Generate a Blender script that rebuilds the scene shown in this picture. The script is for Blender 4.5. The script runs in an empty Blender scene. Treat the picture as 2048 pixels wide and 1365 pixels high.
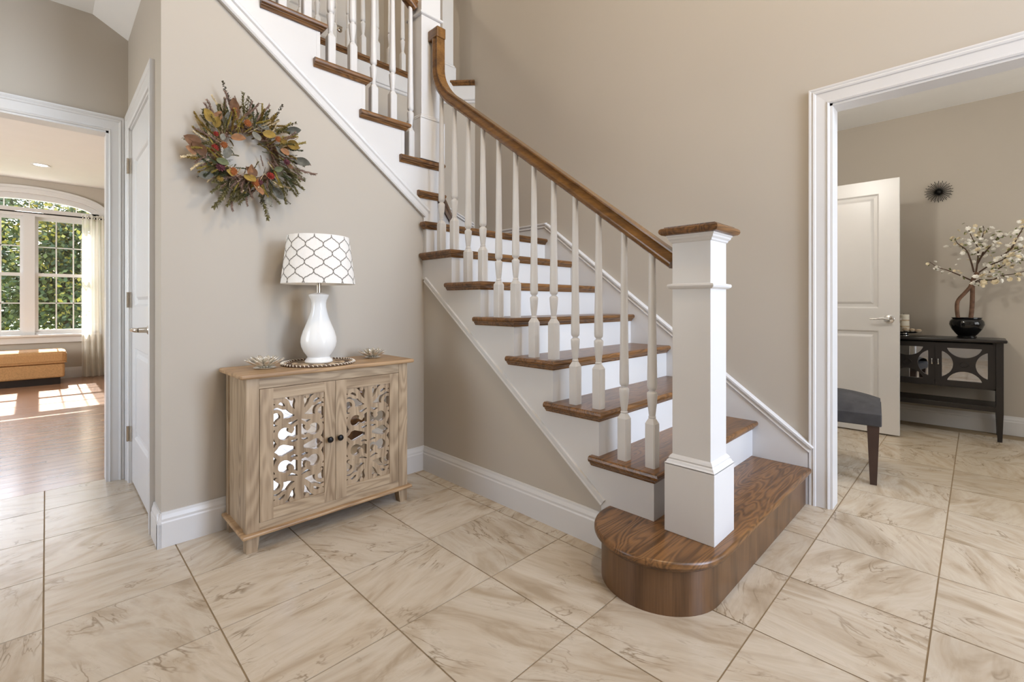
import bpy, math, random
import numpy as np
from mathutils import Vector, Matrix
random.seed(7)
sc = bpy.context.scene
C = sc.collection
# ---------------------------------------------------------------- camera (level, shifted lens; X and Y are the two wall directions)
F, CX, HY, H = 931.0, 1024.0, 607.0, 1.055          # focal length and horizon in photo pixels, eye height in metres
cd = bpy.data.cameras.new('camera'); cam = bpy.data.objects.new('camera', cd); C.objects.link(cam)
cd.sensor_width = 36; cd.lens = F * 36 / 2048; cd.shift_y = -(682.5 - HY) / 2048; cd.clip_start = 0.05
cam.location = (0, 0, H); cam.rotation_euler = (math.pi / 2, 0, -math.pi / 4)
sc.camera = cam
# ---------------------------------------------------------------- light
sc.view_settings.view_transform = 'Standard'; sc.view_settings.look = 'None'
sc.view_settings.gamma = 1.0; sc.view_settings.use_curve_mapping = False
sc.view_settings.exposure = 0.02
w = bpy.data.worlds.new('sky'); sc.world = w; w.use_nodes = True
wn = w.node_tree.nodes; wl = w.node_tree.links
sky = wn.new('ShaderNodeTexSky'); sky.sky_type = 'NISHITA'; sky.sun_disc = False
sky.sun_elevation = math.radians(38.7); sky.sun_rotation = 0
wl.new(sky.outputs[0], wn['Background'].inputs[0]); wn['Background'].inputs[1].default_value = 1.1
def light(name, kind, loc, energy, color, size=None, size_y=None, direction=None, radius=None):
    d = bpy.data.lights.new(name, kind); d.energy = energy; d.color = color
    if kind == 'AREA':
        d.shape = 'RECTANGLE'; d.size = size; d.size_y = size_y or size
    if radius is not None:
        if kind == 'SUN': d.angle = radius
        else: d.shadow_soft_size = radius
    o = bpy.data.objects.new(name, d); C.objects.link(o); o.location = loc
    if direction is not None: o.rotation_euler = Vector(direction).to_track_quat('-Z', 'Y').to_euler()
    return o
light('sun', 'SUN', (0, 12, 9), 30.0, (1, .95, .86), direction=(.015, -1.25, -1), radius=.009)
light('front_window_daylight', 'AREA', (1.95, -2.52, 1.75), 106, (.74, .82, 1), 1.0, 2.2, (0, 1, 0))
light('upper_window_daylight', 'AREA', (1.0, -2.52, 4.15), 66, (.92, .96, 1), 2.0, 1.7, (0, 1, -.25))
light('living_fill_light', 'AREA', (-3.9, 6.4, 1.6), 170, (.95, .98, 1), 2.4, 1.7, (1, 0, 0))  # added fill to brighten the living room; no window on this side
light('passage_fill_light', 'AREA', (-1.86, 2.9, 1.55), 22, (.97, .98, 1), 1.1, 1.6, (1, 0, .05))  # added fill for the dim left passage, its source unseen
light('dining_fill_light', 'AREA', (4.2, -2.5, 1.5), 36, (.95, .98, 1), 1.7, 1.6, (0, 1, 0))  # added fill for the dining room; the wall behind it is closed

# ---------------------------------------------------------------- pixel rays (distance always comes from a known plane)
S = math.sqrt(.5)
def ray(px, py):
    l = (px - CX) / F
    return (S + l * S, S - l * S, -(py - HY) / F)
def onx(px, py, x):
    d = ray(px, py); t = x / d[0]; return (x, d[1] * t, H + d[2] * t)
def ony(px, py, y):
    d = ray(px, py); t = y / d[1]; return (d[0] * t, y, H + d[2] * t)
def proj(x, y, z):
    d = (x + y) * S
    if d < .05: return None
    return (CX + F * (x - y) * S / d, HY + F * (H - z) / d)

# ---------------------------------------------------------------- materials
def srgb(r, g, b):
    f = lambda c: (c / 255) / 12.92 if c <= 10 else ((c / 255 + .055) / 1.055) ** 2.4
    return (f(r), f(g), f(b), 1)
class Mat:
    def __init__(s, name, rough=.5, metal=0, spec=.5, color=None):
        s.m = bpy.data.materials.new(name); s.m.use_nodes = True
        s.n = s.m.node_tree.nodes; s.l = s.m.node_tree.links; s.b = s.n['Principled BSDF']
        s.b.inputs['Roughness'].default_value = rough; s.b.inputs['Metallic'].default_value = metal
        s.b.inputs['Specular IOR Level'].default_value = spec
        if color: s.b.inputs['Base Color'].default_value = color
    def node(s, t, **kw):
        n = s.n.new('ShaderNode' + t)
        for k, v in kw.items(): setattr(n, k, v)
        return n
    def coord(s, scale=(1, 1, 1), rnd=False, rot=None):
        tc = s.node('TexCoord'); mp = s.node('Mapping'); mp.inputs['Scale'].default_value = scale
        if rot: mp.inputs['Rotation'].default_value = rot
        s.l.new(tc.outputs['Object'], mp.inputs['Vector'])
        if rnd:
            oi = s.node('ObjectInfo'); m = s.math('MULTIPLY', oi.outputs['Random'], 37.0)
            cb = s.node('CombineXYZ')
            for i in range(3): s.l.new(m, cb.inputs[i])
            s.l.new(cb.outputs[0], mp.inputs['Location'])
        return mp.outputs[0]
    def noise(s, vec, scale=5, detail=3, rough=.5, dist=0):
        n = s.node('TexNoise'); s.l.new(vec, n.inputs['Vector'])
        n.inputs['Scale'].default_value = scale; n.inputs['Detail'].default_value = detail
        n.inputs['Roughness'].default_value = rough; n.inputs['Distortion'].default_value = dist
        return n.outputs[0]
    def math(s, op, a, b=None, c=None):
        n = s.node('Math', operation=op)
        for i, v in enumerate((a, b, c)):
            if v is None: continue
            if isinstance(v, (int, float)): n.inputs[i].default_value = v
            else: s.l.new(v, n.inputs[i])
        return n.outputs[0]
    def ramp(s, fac, stops):
        n = s.node('ValToRGB'); s.l.new(fac, n.inputs[0]); e = n.color_ramp.elements
        while len(e) < len(stops): e.new(.5)
        for i, (p, c) in enumerate(stops): e[i].position = p; e[i].color = c if len(c) == 4 else (*c, 1)
        return n.outputs[0]
    def mix(s, fac, a, b, mode='MIX'):
        n = s.node('MixRGB', blend_type=mode)
        for i, v in enumerate((fac, a, b)):
            if isinstance(v, (int, float)): n.inputs[i].default_value = v
            elif isinstance(v, tuple): n.inputs[i].default_value = v
            else: s.l.new(v, n.inputs[i])
        return n.outputs[0]
    def base(s, out): s.l.new(out, s.b.inputs['Base Color']); return s
    def bump(s, h, strength=.1, dist=.01):
        n = s.node('Bump'); n.inputs['Strength'].default_value = strength; n.inputs['Distance'].default_value = dist
        s.l.new(h, n.inputs['Height']); s.l.new(n.outputs[0], s.b.inputs['Normal']); return s
def plain(name, rgb, rough=.5, metal=0, var=.04, scale=6, bump=0):
    m = Mat(name, rough, metal); c = srgb(*rgb)
    n = m.noise(m.coord(), scale, 3)
    lo = tuple(v * (1 - var) for v in c[:3]) + (1,); hi = tuple(min(1, v * (1 + var)) for v in c[:3]) + (1,)
    m.base(m.ramp(n, [(.3, lo), (.7, hi)]))
    if bump: m.bump(m.noise(m.coord(), scale * 30, 3), bump, .002)
    return m.m
def wood(name, light_c, mid_c, dark_c, along=0, rough=.35, rings=11, rnd=True, fine=.5, freq=1.0):
    m = Mat(name, rough)
    sc_ = [5.0 * freq] * 3; sc_[along] = .8 * freq
    n1 = m.noise(m.coord(tuple(sc_), rnd), 1.2, 2, .5, .6)
    r = m.math('SINE', m.math('MULTIPLY', n1, rings * 6.283))
    r = m.math('MULTIPLY_ADD', r, .5, .5)
    sf = [160.0] * 3; sf[along] = 5.0
    n2 = m.noise(m.coord(tuple(sf), rnd), 1, 2)
    sm = [14.0] * 3; sm[along] = 1.2
    n3 = m.noise(m.coord(tuple(sm), rnd), 1, 3)
    v = m.math('ADD', m.math('MULTIPLY', r, 1 - fine), m.math('MULTIPLY', n2, fine))
    c = m.ramp(v, [(.18, srgb(*dark_c)), (.5, srgb(*mid_c)), (.85, srgb(*light_c))])
    c = m.mix(.35, c, m.ramp(n3, [(.3, srgb(*dark_c)), (.7, srgb(*light_c))]))
    m.base(c); m.bump(v, .06, .002)
    return m.m
M = {}
M['wall'] = plain('wall_paint', (184, 175, 162), .62, var=.012, scale=2, bump=.02)
M['ceil'] = plain('ceiling_paint', (236, 234, 230), .8, var=.01)
M['white'] = plain('white_gloss_paint', (213, 211, 209), .32, var=.01)
M['oak'] = wood('oak_tread', (144, 102, 60), (114, 78, 43), (54, 34, 17), 0, .3, 15, fine=.55, freq=1.7)
M['oak_y'] = wood('oak_rail', (140, 98, 48), (112, 76, 34), (72, 46, 20), 1, .2, 8, fine=.75)
M['ply'] = wood('stained_riser', (120, 86, 56), (97, 68, 42), (60, 40, 24), 2, .3, 5, fine=.7)
M['mango'] = wood('washed_mango_wood', (186, 163, 134), (162, 139, 110), (118, 95, 70), 2, .5, 8, fine=.6, freq=1.7)
M['mango_x'] = wood('washed_mango_wood_rail', (190, 168, 139), (166, 143, 113), (120, 97, 72), 0, .5, 8, fine=.6, freq=1.7)
M['mango_top'] = wood('washed_mango_wood_top', (190, 158, 119), (168, 134, 96), (126, 95, 64), 0, .45, 7, fine=.6, freq=1.5)
M['plank'] = wood('plank_floor', (168, 130, 100), (146, 106, 78), (112, 78, 56), 0, .22, 5, fine=.7); M['plank'].node_tree.nodes['Principled BSDF'].inputs['Specular IOR Level'].default_value = 1.0
M['black_wood'] = plain('black_painted_wood', (34, 30, 29), .3, var=.2)
M['dark_leg'] = plain('dark_walnut_leg', (62, 44, 36), .35, var=.15)
M['velvet'] = plain('charcoal_velvet', (58, 56, 56), .9, var=.25, scale=14, bump=.2)
M['nickel'] = plain('brushed_nickel', (200, 192, 180), .25, 1)
M['chrome'] = plain('polished_chrome', (215, 215, 215), .12, 1)
M['silver'] = plain('silvered_glass', (232, 224, 208), .22, .65, var=.15, scale=40)
M['mirror'] = Mat('mirror', .02, 1, color=(.9, .9, .9, 1)).m
M['iron'] = plain('dark_iron', (28, 26, 25), .4, .6)
M['ceramic'] = plain('white_ceramic', (240, 239, 236), .12, var=.005)
M['wax'] = plain('ivory_wax', (236, 226, 208), .6)
M['shade'] = plain('linen_shade', (238, 234, 228), .85, var=.02, scale=80)
M['print'] = plain('grey_print', (128, 122, 114), .85)
M['tan'] = plain('woven_tan', (196, 172, 140), .8, var=.2, scale=60, bump=.2)
M['brownfibre'] = plain('woven_brown', (96, 74, 56), .8, var=.2, scale=60)
M['cream'] = plain('woven_cream', (226, 214, 196), .8, var=.1, scale=60)
M['ottoman'] = plain('tan_upholstery', (178, 138, 92), .9, var=.16, scale=90, bump=.2)
M['black_glaze'] = plain('black_glaze', (12, 12, 13), .08)
M['bark'] = plain('bark', (112, 84, 66), .85, var=.35, scale=30, bump=.4)
M['twig'] = plain('twig', (88, 66, 52), .8, var=.2)
M['soil'] = plain('dark_soil', (40, 34, 28), .9, var=.3, scale=60)
M['blossom'] = plain('white_petals', (246, 242, 232), .7, var=.04, scale=40)
M['blossom_c'] = plain('cream_petals', (232, 218, 186), .7, var=.05, scale=40)
M['leafgreen'] = plain('small_green_leaves', (112, 118, 62), .6, var=.3, scale=40)
M['candle'] = plain('banded_candle', (224, 216, 198), .6, var=.1, scale=20)
M['shell'] = plain('pale_shell', (214, 200, 180), .6, var=.12, scale=30)
M['black_plate'] = plain('black_plate', (24, 23, 22), .15)
M['grout'] = plain('grout', (146, 126, 98), .9, var=.1, scale=20)
M['glow'] = Mat('lamp_glow', .5, color=(1, 1, 1, 1)).m
M['glow'].node_tree.nodes['Principled BSDF'].inputs['Emission Color'].default_value = (1, .95, .86, 1)
M['glow'].node_tree.nodes['Principled BSDF'].inputs['Emission Strength'].default_value = 4
M['grass'] = plain('lawn', (92, 116, 56), .9, var=.3, scale=3)
M['trunk'] = plain('tree_trunk', (80, 66, 52), .9, var=.3, scale=8)
for k, c in dict(l1=(66, 80, 46), l2=(98, 106, 58), l3=(172, 158, 70)).items():
    M[k] = plain('tree_leaves_' + {'l1': 'green', 'l2': 'olive', 'l3': 'yellow'}[k], c, .7, var=.4, scale=2)
for k, c in dict(w_brown=(112, 80, 56), w_tan=(142, 102, 70), w_gold=(144, 118, 54), w_grey=(116, 114, 104), w_slate=(94, 93, 84), w_green=(96, 102, 72), w_olive=(122, 114, 70), w_yell=(178, 158, 78), w_pink=(158, 130, 114), w_wheat=(224, 204, 164), w_rust=(150, 86, 40), w_red=(140, 40, 28), w_plum=(92, 44, 52), w_dark=(88, 82, 62)).items():
    M[k] = plain('dried_' + k[2:], c, .75, var=.3, scale=40)
def tile_mat():
    m = Mat('veined_stone_tile', .26)
    tc = m.node('TexCoord'); oi = m.node('ObjectInfo')
    q = m.math('ROUND', m.math('MULTIPLY', oi.outputs['Random'], 1.0))
    ang = m.math('MULTIPLY_ADD', m.math('FRACT', m.math('MULTIPLY', oi.outputs['Random'], 13.7)), .9, -.45)
    ang = m.math('ADD', ang, m.math('MULTIPLY', m.math('GREATER_THAN', m.math('FRACT', m.math('MULTIPLY', oi.outputs['Random'], 7.3)), .7), 1.4))
    vr = m.node('VectorRotate', rotation_type='Z_AXIS'); m.l.new(tc.outputs['Object'], vr.inputs['Vector']); m.l.new(ang, vr.inputs['Angle'])
    off = m.node('CombineXYZ')
    for i, k in enumerate((41., 67., 19.)): m.l.new(m.math('MULTIPLY', oi.outputs['Random'], k), off.inputs[i])
    va = m.node('VectorMath', operation='ADD'); m.l.new(vr.outputs[0], va.inputs[0]); m.l.new(off.outputs[0], va.inputs[1])
    def mp(sx, sy):
        n = m.node('Mapping'); n.inputs['Scale'].default_value = (sx, sy, 1); m.l.new(va.outputs[0], n.inputs[0]); return n.outputs[0]
    big = m.noise(mp(1.4, 4.2), 1.6, 4, .55, 1.2)
    streak = m.noise(mp(2.5, 26), 1.5, 3, .6, .8)
    v1 = m.math('ABSOLUTE', m.math('SUBTRACT', m.noise(mp(1.2, 3.0), 1.7, 4, .55, 1.6), .5))
    v2 = m.math('ABSOLUTE', m.math('SUBTRACT', m.noise(mp(2.2, 4.6), 2.2, 5, .6, 1.2), .52))
    base = m.ramp(big, [(.30, srgb(160, 142, 118)), (.42, srgb(185, 169, 147)), (.55, srgb(196, 183, 164)), (.64, srgb(188, 173, 152)), (.76, srgb(166, 148, 123))])
    base = m.mix(m.math('MULTIPLY', m.ramp(streak, [(.48, (0, 0, 0)), (.72, (1, 1, 1))]), .24), base, srgb(154, 136, 112))
    k1 = m.ramp(v1, [(0, (1, 1, 1)), (.016, (0, 0, 0))]); k2 = m.ramp(v2, [(0, (1, 1, 1)), (.008, (0, 0, 0))])
    gate = m.ramp(m.noise(mp(2, 2), 2.5, 2), [(.45, (0, 0, 0)), (.62, (1, 1, 1))])
    base = m.mix(m.math('MULTIPLY', m.math('MULTIPLY', k1, gate), .75), base, srgb(118, 98, 72))
    base = m.mix(m.math('MULTIPLY', m.math('MULTIPLY', k2, gate), .4), base, srgb(140, 122, 96))
    tint = m.math('MULTIPLY_ADD', m.math('FRACT', m.math('MULTIPLY', oi.outputs['Random'], 5.1)), .10, .95)
    g = m.node('CombineXYZ')
    for i in range(3): m.l.new(tint, g.inputs[i])
    base = m.mix(1.0, base, g.outputs[0], 'MULTIPLY')
    m.base(base); m.bump(m.noise(mp(8, 30), 2, 3), .05, .002)
    return m.m
M['tile'] = tile_mat()
def glass_mat():
    m = bpy.data.materials.new('clear_pane'); m.use_nodes = True; n = m.node_tree.nodes; l = m.node_tree.links
    n.remove(n['Principled BSDF'])
    t = n.new('ShaderNodeBsdfTransparent'); g = n.new('ShaderNodeBsdfGlossy'); g.inputs['Roughness'].default_value = .02
    mx = n.new('ShaderNodeMixShader'); mx.inputs[0].default_value = .06
    l.new(t.outputs[0], mx.inputs[1]); l.new(g.outputs[0], mx.inputs[2]); l.new(mx.outputs[0], n['Material Output'].inputs[0])
    return m
M['glass'] = glass_mat()
M['cabinet_glass'] = glass_mat(); M['cabinet_glass'].node_tree.nodes['Mix Shader'].inputs[0].default_value = .42; M['cabinet_glass'].name = 'reflective_pane'
def sheer_mat():
    m = bpy.data.materials.new('sheer_fabric'); m.use_nodes = True; n = m.node_tree.nodes; l = m.node_tree.links
    n.remove(n['Principled BSDF'])
    t = n.new('ShaderNodeBsdfTransparent'); d = n.new('ShaderNodeBsdfDiffuse'); d.inputs[0].default_value = srgb(246, 242, 232)
    r = n.new('ShaderNodeBsdfTranslucent'); r.inputs[0].default_value = srgb(246, 242, 232)
    a = n.new('ShaderNodeMixShader'); a.inputs[0].default_value = .5; b = n.new('ShaderNodeMixShader'); b.inputs[0].default_value = .75
    l.new(d.outputs[0], a.inputs[1]); l.new(r.outputs[0], a.inputs[2]); l.new(t.outputs[0], b.inputs[1]); l.new(a.outputs[0], b.inputs[2])
    l.new(b.outputs[0], n['Material Output'].inputs[0]); return m
M['sheer'] = sheer_mat()

# ---------------------------------------------------------------- mesh builder
class MB:
    def __init__(s): s.v = []; s.f = []
    def add(s, vs, fs):
        o = len(s.v); s.v += [tuple(v) for v in vs]; s.f += [tuple(i + o for i in f) for f in fs]; return s
    def box(s, x0, x1, y0, y1, z0, z1):
        return s.add([(x0, y0, z0), (x1, y0, z0), (x1, y1, z0), (x0, y1, z0), (x0, y0, z1), (x1, y0, z1), (x1, y1, z1), (x0, y1, z1)],
                     [(0, 3, 2, 1), (4, 5, 6, 7), (0, 1, 5, 4), (1, 2, 6, 5), (2, 3, 7, 6), (3, 0, 4, 7)])
    def prism(s, poly, axis, a, b):
        def p(q, t): return (t, q[0], q[1]) if axis == 'x' else (q[0], t, q[1]) if axis == 'y' else (q[0], q[1], t)
        n = len(poly)
        return s.add([p(q, a) for q in poly] + [p(q, b) for q in poly],
                     [tuple(range(n)), tuple(range(2 * n - 1, n - 1, -1))] + [((i + 1) % n, i, n + i, n + (i + 1) % n) for i in range(n)])
    def lathe(s, prof, c=(0, 0, 0), n=32, caps=True):
        vs = []; fs = []
        for r, z in prof:
            for k in range(n):
                a = 2 * math.pi * k / n; vs.append((c[0] + r * math.cos(a), c[1] + r * math.sin(a), c[2] + z))
        for i in range(len(prof) - 1):
            for k in range(n):
                k2 = (k + 1) % n; fs.append((i * n + k, i * n + k2, (i + 1) * n + k2, (i + 1) * n + k))
        if caps: fs.append(tuple(range(n - 1, -1, -1))); fs.append(tuple((len(prof) - 1) * n + k for k in range(n)))
        return s.add(vs, fs)
    def tube(s, path, rad, n=8, up=None):
        pts = [Vector(p) for p in path]; m = len(pts)
        rs = rad if isinstance(rad, (list, tuple)) else [rad] * m
        vs = []; fs = []; prev = None
        for i, p in enumerate(pts):
            t = (pts[min(i + 1, m - 1)] - pts[max(i - 1, 0)]).normalized()
            if prev is None:
                ref = Vector((0, 0, 1)) if abs(t.z) < .9 else Vector((1, 0, 0)); prev = t.cross(ref).normalized()
            a = (prev - t * prev.dot(t)).normalized(); b = t.cross(a); prev = a
            for k in range(n):
                g = 2 * math.pi * k / n; vs.append(p + (a * math.cos(g) + b * math.sin(g)) * rs[i])
        for i in range(m - 1):
            for k in range(n):
                k2 = (k + 1) % n; fs.append((i * n + k, i * n + k2, (i + 1) * n + k2, (i + 1) * n + k))
        fs.append(tuple(range(n - 1, -1, -1))); fs.append(tuple((m - 1) * n + k for k in range(n)))
        return s.add(vs, fs)
    def sweep(s, prof, path, side):
        """profile (a along side vector, b along the in-plane normal) swept along a planar path with mitres"""
        pts = [Vector(p) for p in path]; sd = Vector(side).normalized(); m = len(pts); n = len(prof); vs = []; fs = []
        for i, p in enumerate(pts):
            d0 = (pts[i] - pts[i - 1]).normalized() if i else None
            d1 = (pts[i + 1] - pts[i]).normalized() if i < m - 1 else None
            if d0 is None: d0 = d1
            if d1 is None: d1 = d0
            n0 = sd.cross(d0); n1 = sd.cross(d1); nn = (n0 + n1).normalized(); k = 1 / max(.3, nn.dot(n0))
            for a, b in prof: vs.append(p + sd * a + nn * (b * k))
        for i in range(m - 1):
            for k in range(n): fs.append((i * n + k, i * n + (k + 1) % n, (i + 1) * n + (k + 1) % n, (i + 1) * n + k))
        fs.append(tuple(range(n - 1, -1, -1))); fs.append(tuple((m - 1) * n + k for k in range(n)))
        return s.add(vs, fs)
    def sphere(s, c, r, n=12, m=8, sx=1, sy=1, sz=1):
        prof = [(max(1e-4, math.sin(math.pi * i / m)) * r, -math.cos(math.pi * i / m) * r) for i in range(m + 1)]
        o = len(s.v); s.lathe(prof, (0, 0, 0), n, False)
        for i in range(o, len(s.v)):
            x, y, z = s.v[i]; s.v[i] = (c[0] + x * sx, c[1] + y * sy, c[2] + z * sz)
        return s
    def xf(s, mat):
        s.v = [tuple(mat @ Vector(v)) for v in s.v]; return s
    def mesh(s, name, mat, smooth=False):
        me = bpy.data.meshes.new(name); me.from_pydata(s.v, [], s.f); me.materials.append(mat)
        if smooth: me.polygons.foreach_set('use_smooth', [True] * len(me.polygons))
        me.update(); return me
def recalc(me):
    import bmesh
    b = bmesh.new(); b.from_mesh(me); bmesh.ops.recalc_face_normals(b, faces=b.faces); b.to_mesh(me); b.free()
def link(name, me, parent=None, loc=None, bevel=0, smooth_angle=None):
    o = bpy.data.objects.new(name, me); C.objects.link(o)
    if parent is not None: o.parent = parent
    base = Vector((0, 0, 0))
    q = parent
    while q is not None: base += q.location; q = q.parent
    o.location = (Vector(loc) if loc is not None else Vector((0, 0, 0))) - base if (parent is not None and not parent.get('_local')) else (loc or (0, 0, 0))
    if bevel:
        b = o.modifiers.new('bevel', 'BEVEL'); b.width = bevel; b.segments = 2; b.limit_method = 'ANGLE'; b.angle_limit = math.radians(40)
    return o
def part(name, mb, mat, parent=None, smooth=False, bevel=0, loc=None):
    me = mb.mesh(name, M[mat] if isinstance(mat, str) else mat, smooth); recalc(me)
    if smooth and hasattr(me, 'set_sharp_from_angle'): me.set_sharp_from_angle(angle=math.radians(40))
    return link(name, me, parent, loc, bevel)
def tag(o, label, cat=None, group=None, kind=None):
    o['label'] = label
    if cat: o['category'] = cat
    if group: o['group'] = group
    if kind: o['kind'] = kind
    return o
def thing(name, label, cat, loc, group=None, kind=None):
    o = bpy.data.objects.new(name, None); C.objects.link(o); o.location = loc; o.empty_display_size = .1
    return tag(o, label, cat, group, kind)
def struct(name, mb, mat, label, cat='structure', bevel=0, smooth=False):
    return tag(part(name, mb, mat, None, smooth, bevel), label, cat, None, 'structure')
def field_mesh(mb, f, x0, x1, y0, y1, nx, ny, put, depth):
    """marching squares: solid where f>0, front sheet plus walls of given depth; put(x, y, d) places a point"""
    xs = np.linspace(x0, x1, nx + 1); ys = np.linspace(y0, y1, ny + 1)
    X, Y = np.meshgrid(xs, ys, indexing='ij'); G = f(X, Y)
    V = {}
    def vid(key, x, y):
        if key not in V:
            V[key] = len(mb.v); mb.v.append(put(x, y, 0)); mb.v.append(put(x, y, depth))
        return V[key]
    for i in range(nx):
        row = G[i:i + 2]
        for j in range(ny):
            g = (G[i, j], G[i + 1, j], G[i + 1, j + 1], G[i, j + 1])
            ins = [q > 0 for q in g]
            if not any(ins): continue
            cs = ((i, j), (i + 1, j), (i + 1, j + 1), (i, j + 1)); poly = []; cut = []
            for k in range(4):
                a, b = cs[k], cs[(k + 1) % 4]
                if ins[k]: poly.append(vid(('c',) + a, xs[a[0]], ys[a[1]]))
                if ins[k] != ins[(k + 1) % 4]:
                    t = g[k] / (g[k] - g[(k + 1) % 4]); key = ('e',) + tuple(sorted((a, b)))
                    q = vid(key, xs[a[0]] + (xs[b[0]] - xs[a[0]]) * t, ys[a[1]] + (ys[b[1]] - ys[a[1]]) * t)
                    poly.append(q); cut.append(q)
            if len(poly) >= 3: mb.f.append(tuple(poly))
            for q in range(0, len(cut) - 1, 2): mb.f.append((cut[q], cut[q + 1], cut[q + 1] + 1, cut[q] + 1))
    return mb
def stroke_field(strokes, blobs=()):
    def f(X, Y):
        D = np.full(X.shape, -1e3)
        for pts, w in strokes:
            for (ax, ay), (bx, by) in zip(pts[:-1], pts[1:]):
                dx, dy = bx - ax, by - ay; L = dx * dx + dy * dy + 1e-12
                t = np.clip(((X - ax) * dx + (Y - ay) * dy) / L, 0, 1)
                D = np.maximum(D, w / 2 - np.hypot(X - ax - t * dx, Y - ay - t * dy))
        for cx, cy, r in blobs: D = np.maximum(D, r - np.hypot(X - cx, Y - cy))
        return D
    return f
def curve(pts, n=14):
    """Catmull-Rom through 2D or 3D points"""
    P = [np.array(p, float) for p in pts]; P = [2 * P[0] - P[1]] + P + [2 * P[-1] - P[-2]]; out = []
    for i in range(1, len(P) - 2):
        for k in range(n):
            t = k / n; a, b, c, d = P[i - 1:i + 3]
            out.append(tuple(.5 * (2 * b + (c - a) * t + (2 * a - 5 * b + 4 * c - d) * t * t + (3 * b - a - 3 * c + d) * t ** 3)))
    out.append(tuple(P[-2])); return out
def arc(cx, cy, r, a0, a1, n=20):
    return [(cx + r * math.cos(math.radians(a0 + (a1 - a0) * i / n)), cy + r * math.sin(math.radians(a0 + (a1 - a0) * i / n))) for i in range(n + 1)]

# ================================================================ SETTING
WY, WX, RX = 2.495, 1.70, 2.84       # wreath wall face (Y), knee wall face (X), right wall face (X)
LY = 3.64                             # wall with the left doorway
R_, RUN = .196, .2585                 # riser height and run
CEIL, TOP = 2.738, 5.6
# --- floor of tiles
TS = .4064; TX0, TY0 = .399, 1.7315
fl = thing('floor', 'beige veined stone tile floor of the entrance hall and dining room', 'floor', (0, 0, 0), kind='structure')
part('grout_bed', MB().box(-1.9, 5.6, -2.7, 3.705, -.06, -.0025), 'grout', fl)
tl = MB().box(-TS / 2 + .0025, TS / 2 - .0025, -TS / 2 + .0025, TS / 2 - .0025, -.012, 0)
tile_me = tl.mesh('tile', M['tile']); recalc(tile_me)
far = MB()
for i in range(-6, 13):
    for j in range(-11, 6):
        cx, cy = TX0 + (i + .5) * TS, TY0 + (j + .5) * TS
        if cx < -1.9 or cx > 5.45 or cy < -2.6 or cy - TS / 2 > 3.70: continue
        vis = False
        for dx in (-.5, 0, .5):
            for dy in (-.5, 0, .5):
                p = proj(cx + dx * TS, cy + dy * TS, 0)
                if p and -60 < p[0] < 2110 and p[1] < 1430: vis = True
        y1 = min(cy + TS / 2 - .0025, 3.703)
        if not vis: far.box(cx - TS / 2 + .0025, cx + TS / 2 - .0025, cy - TS / 2 + .0025, y1, -.012, 0); continue
        if y1 < cy + TS / 2 - .01:
            m2 = MB().box(-TS / 2 + .0025, TS / 2 - .0025, -TS / 2 + .0025, y1 - cy, -.012, 0)
            link('tile', m2.mesh('tile', M['tile']), fl, (cx, cy, 0))
        else: link('tile', tile_me, fl, (cx, cy, 0))
fo = part('tile_field', far, 'tile', fl); fo['kind'] = 'stuff'
# --- living room plank floor
pf = thing('floor', 'reddish brown plank floor of the sunlit living room', 'floor', (0, 3.7, 0), kind='structure')
part('underlay', MB().box(-4, .75, 3.703, 9.15, -.06, -.002), 'plank', pf)
PW = .108; y = 3.706; meshes = {}
while y < 9.1:
    x = -2.3 - random.random() * 1.2
    while x < .75:
        L = random.choice((1.1, 1.5, 1.9)); x1 = min(x + L, .75)
        key = round(x1 - x, 2)
        if key not in meshes:
            mm = MB().box(0, x1 - x - .0015, 0, PW - .0015, -.02, 0); meshes[key] = mm.mesh('plank', M['plank']); recalc(meshes[key])
        link('plank', meshes[key], pf, (x, y, 0)); x = x1
    y += PW
# --- walls
z_sk = lambda X: 2.463 - .758 * (X - .564)       # lower edge of the upper skirt on the wreath wall
z_kn = lambda Y: .184 + .758 * (Y - 1.147)       # lower edge of the stringer on the knee wall
struct('wall_left', MB().prism([(.35, 0), (WX, 0), (WX, z_sk(WX) + .09), (.35, z_sk(.35) + .09)], 'y', WY, WY + .1), 'wall',
       'pale greige wall under the upper stair flight, with the wreath on it', 'wall')
cw = MB().box(.35, .45, WY + .1, 2.75, 0, CEIL).box(.35, .45, 3.52, LY, 0, CEIL).box(.35, .45, 2.75, 3.52, 2.08, CEIL)
struct('wall_closet', cw, 'wall', 'narrow greige return wall with the white closet door', 'wall')
dw = MB().box(.26, .35, LY, 3.74, 0, CEIL).box(-1.3, .26, LY, 3.74, 2.075, CEIL).box(-1.9, -1.3, LY, 3.74, 0, CEIL).box(.35, .75, LY + .0, 3.74, 0, CEIL)
struct('wall_doorway', dw, 'wall', 'greige wall above and beside the open living room doorway', 'wall')
struct('wall_knee', MB().prism([(1.05, 0), (WY, 0), (WY, z_kn(WY) + .05), (1.05, z_kn(1.05) + .05)], 'x', WX, WX + .08), 'wall',
       'dark greige triangular wall under the lower stair flight', 'wall')
rw = MB().box(RX, 2.95, .535, 5.1, 0, TOP).box(RX, 2.95, -1.1, .535, 2.078, TOP).box(RX, 2.95, -2.7, -1.1, 0, TOP)
struct('wall_right', rw, 'wall', 'tall warm beige wall beside the lower stairs, with the cased opening', 'wall')
DA = .30
bw = MB().box(.35, RX - DA, 3.66, 3.76, 1.2, 2.96)
bw.prism([(RX - DA, 3.66), (RX, 3.66 - DA - .03), (RX, 3.76), (RX - DA, 3.76)], 'z', 1.2, 2.96)
struct('wall_back', bw, 'wall', 'greige wall behind the upper flight, below the landing edge', 'wall')
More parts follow.
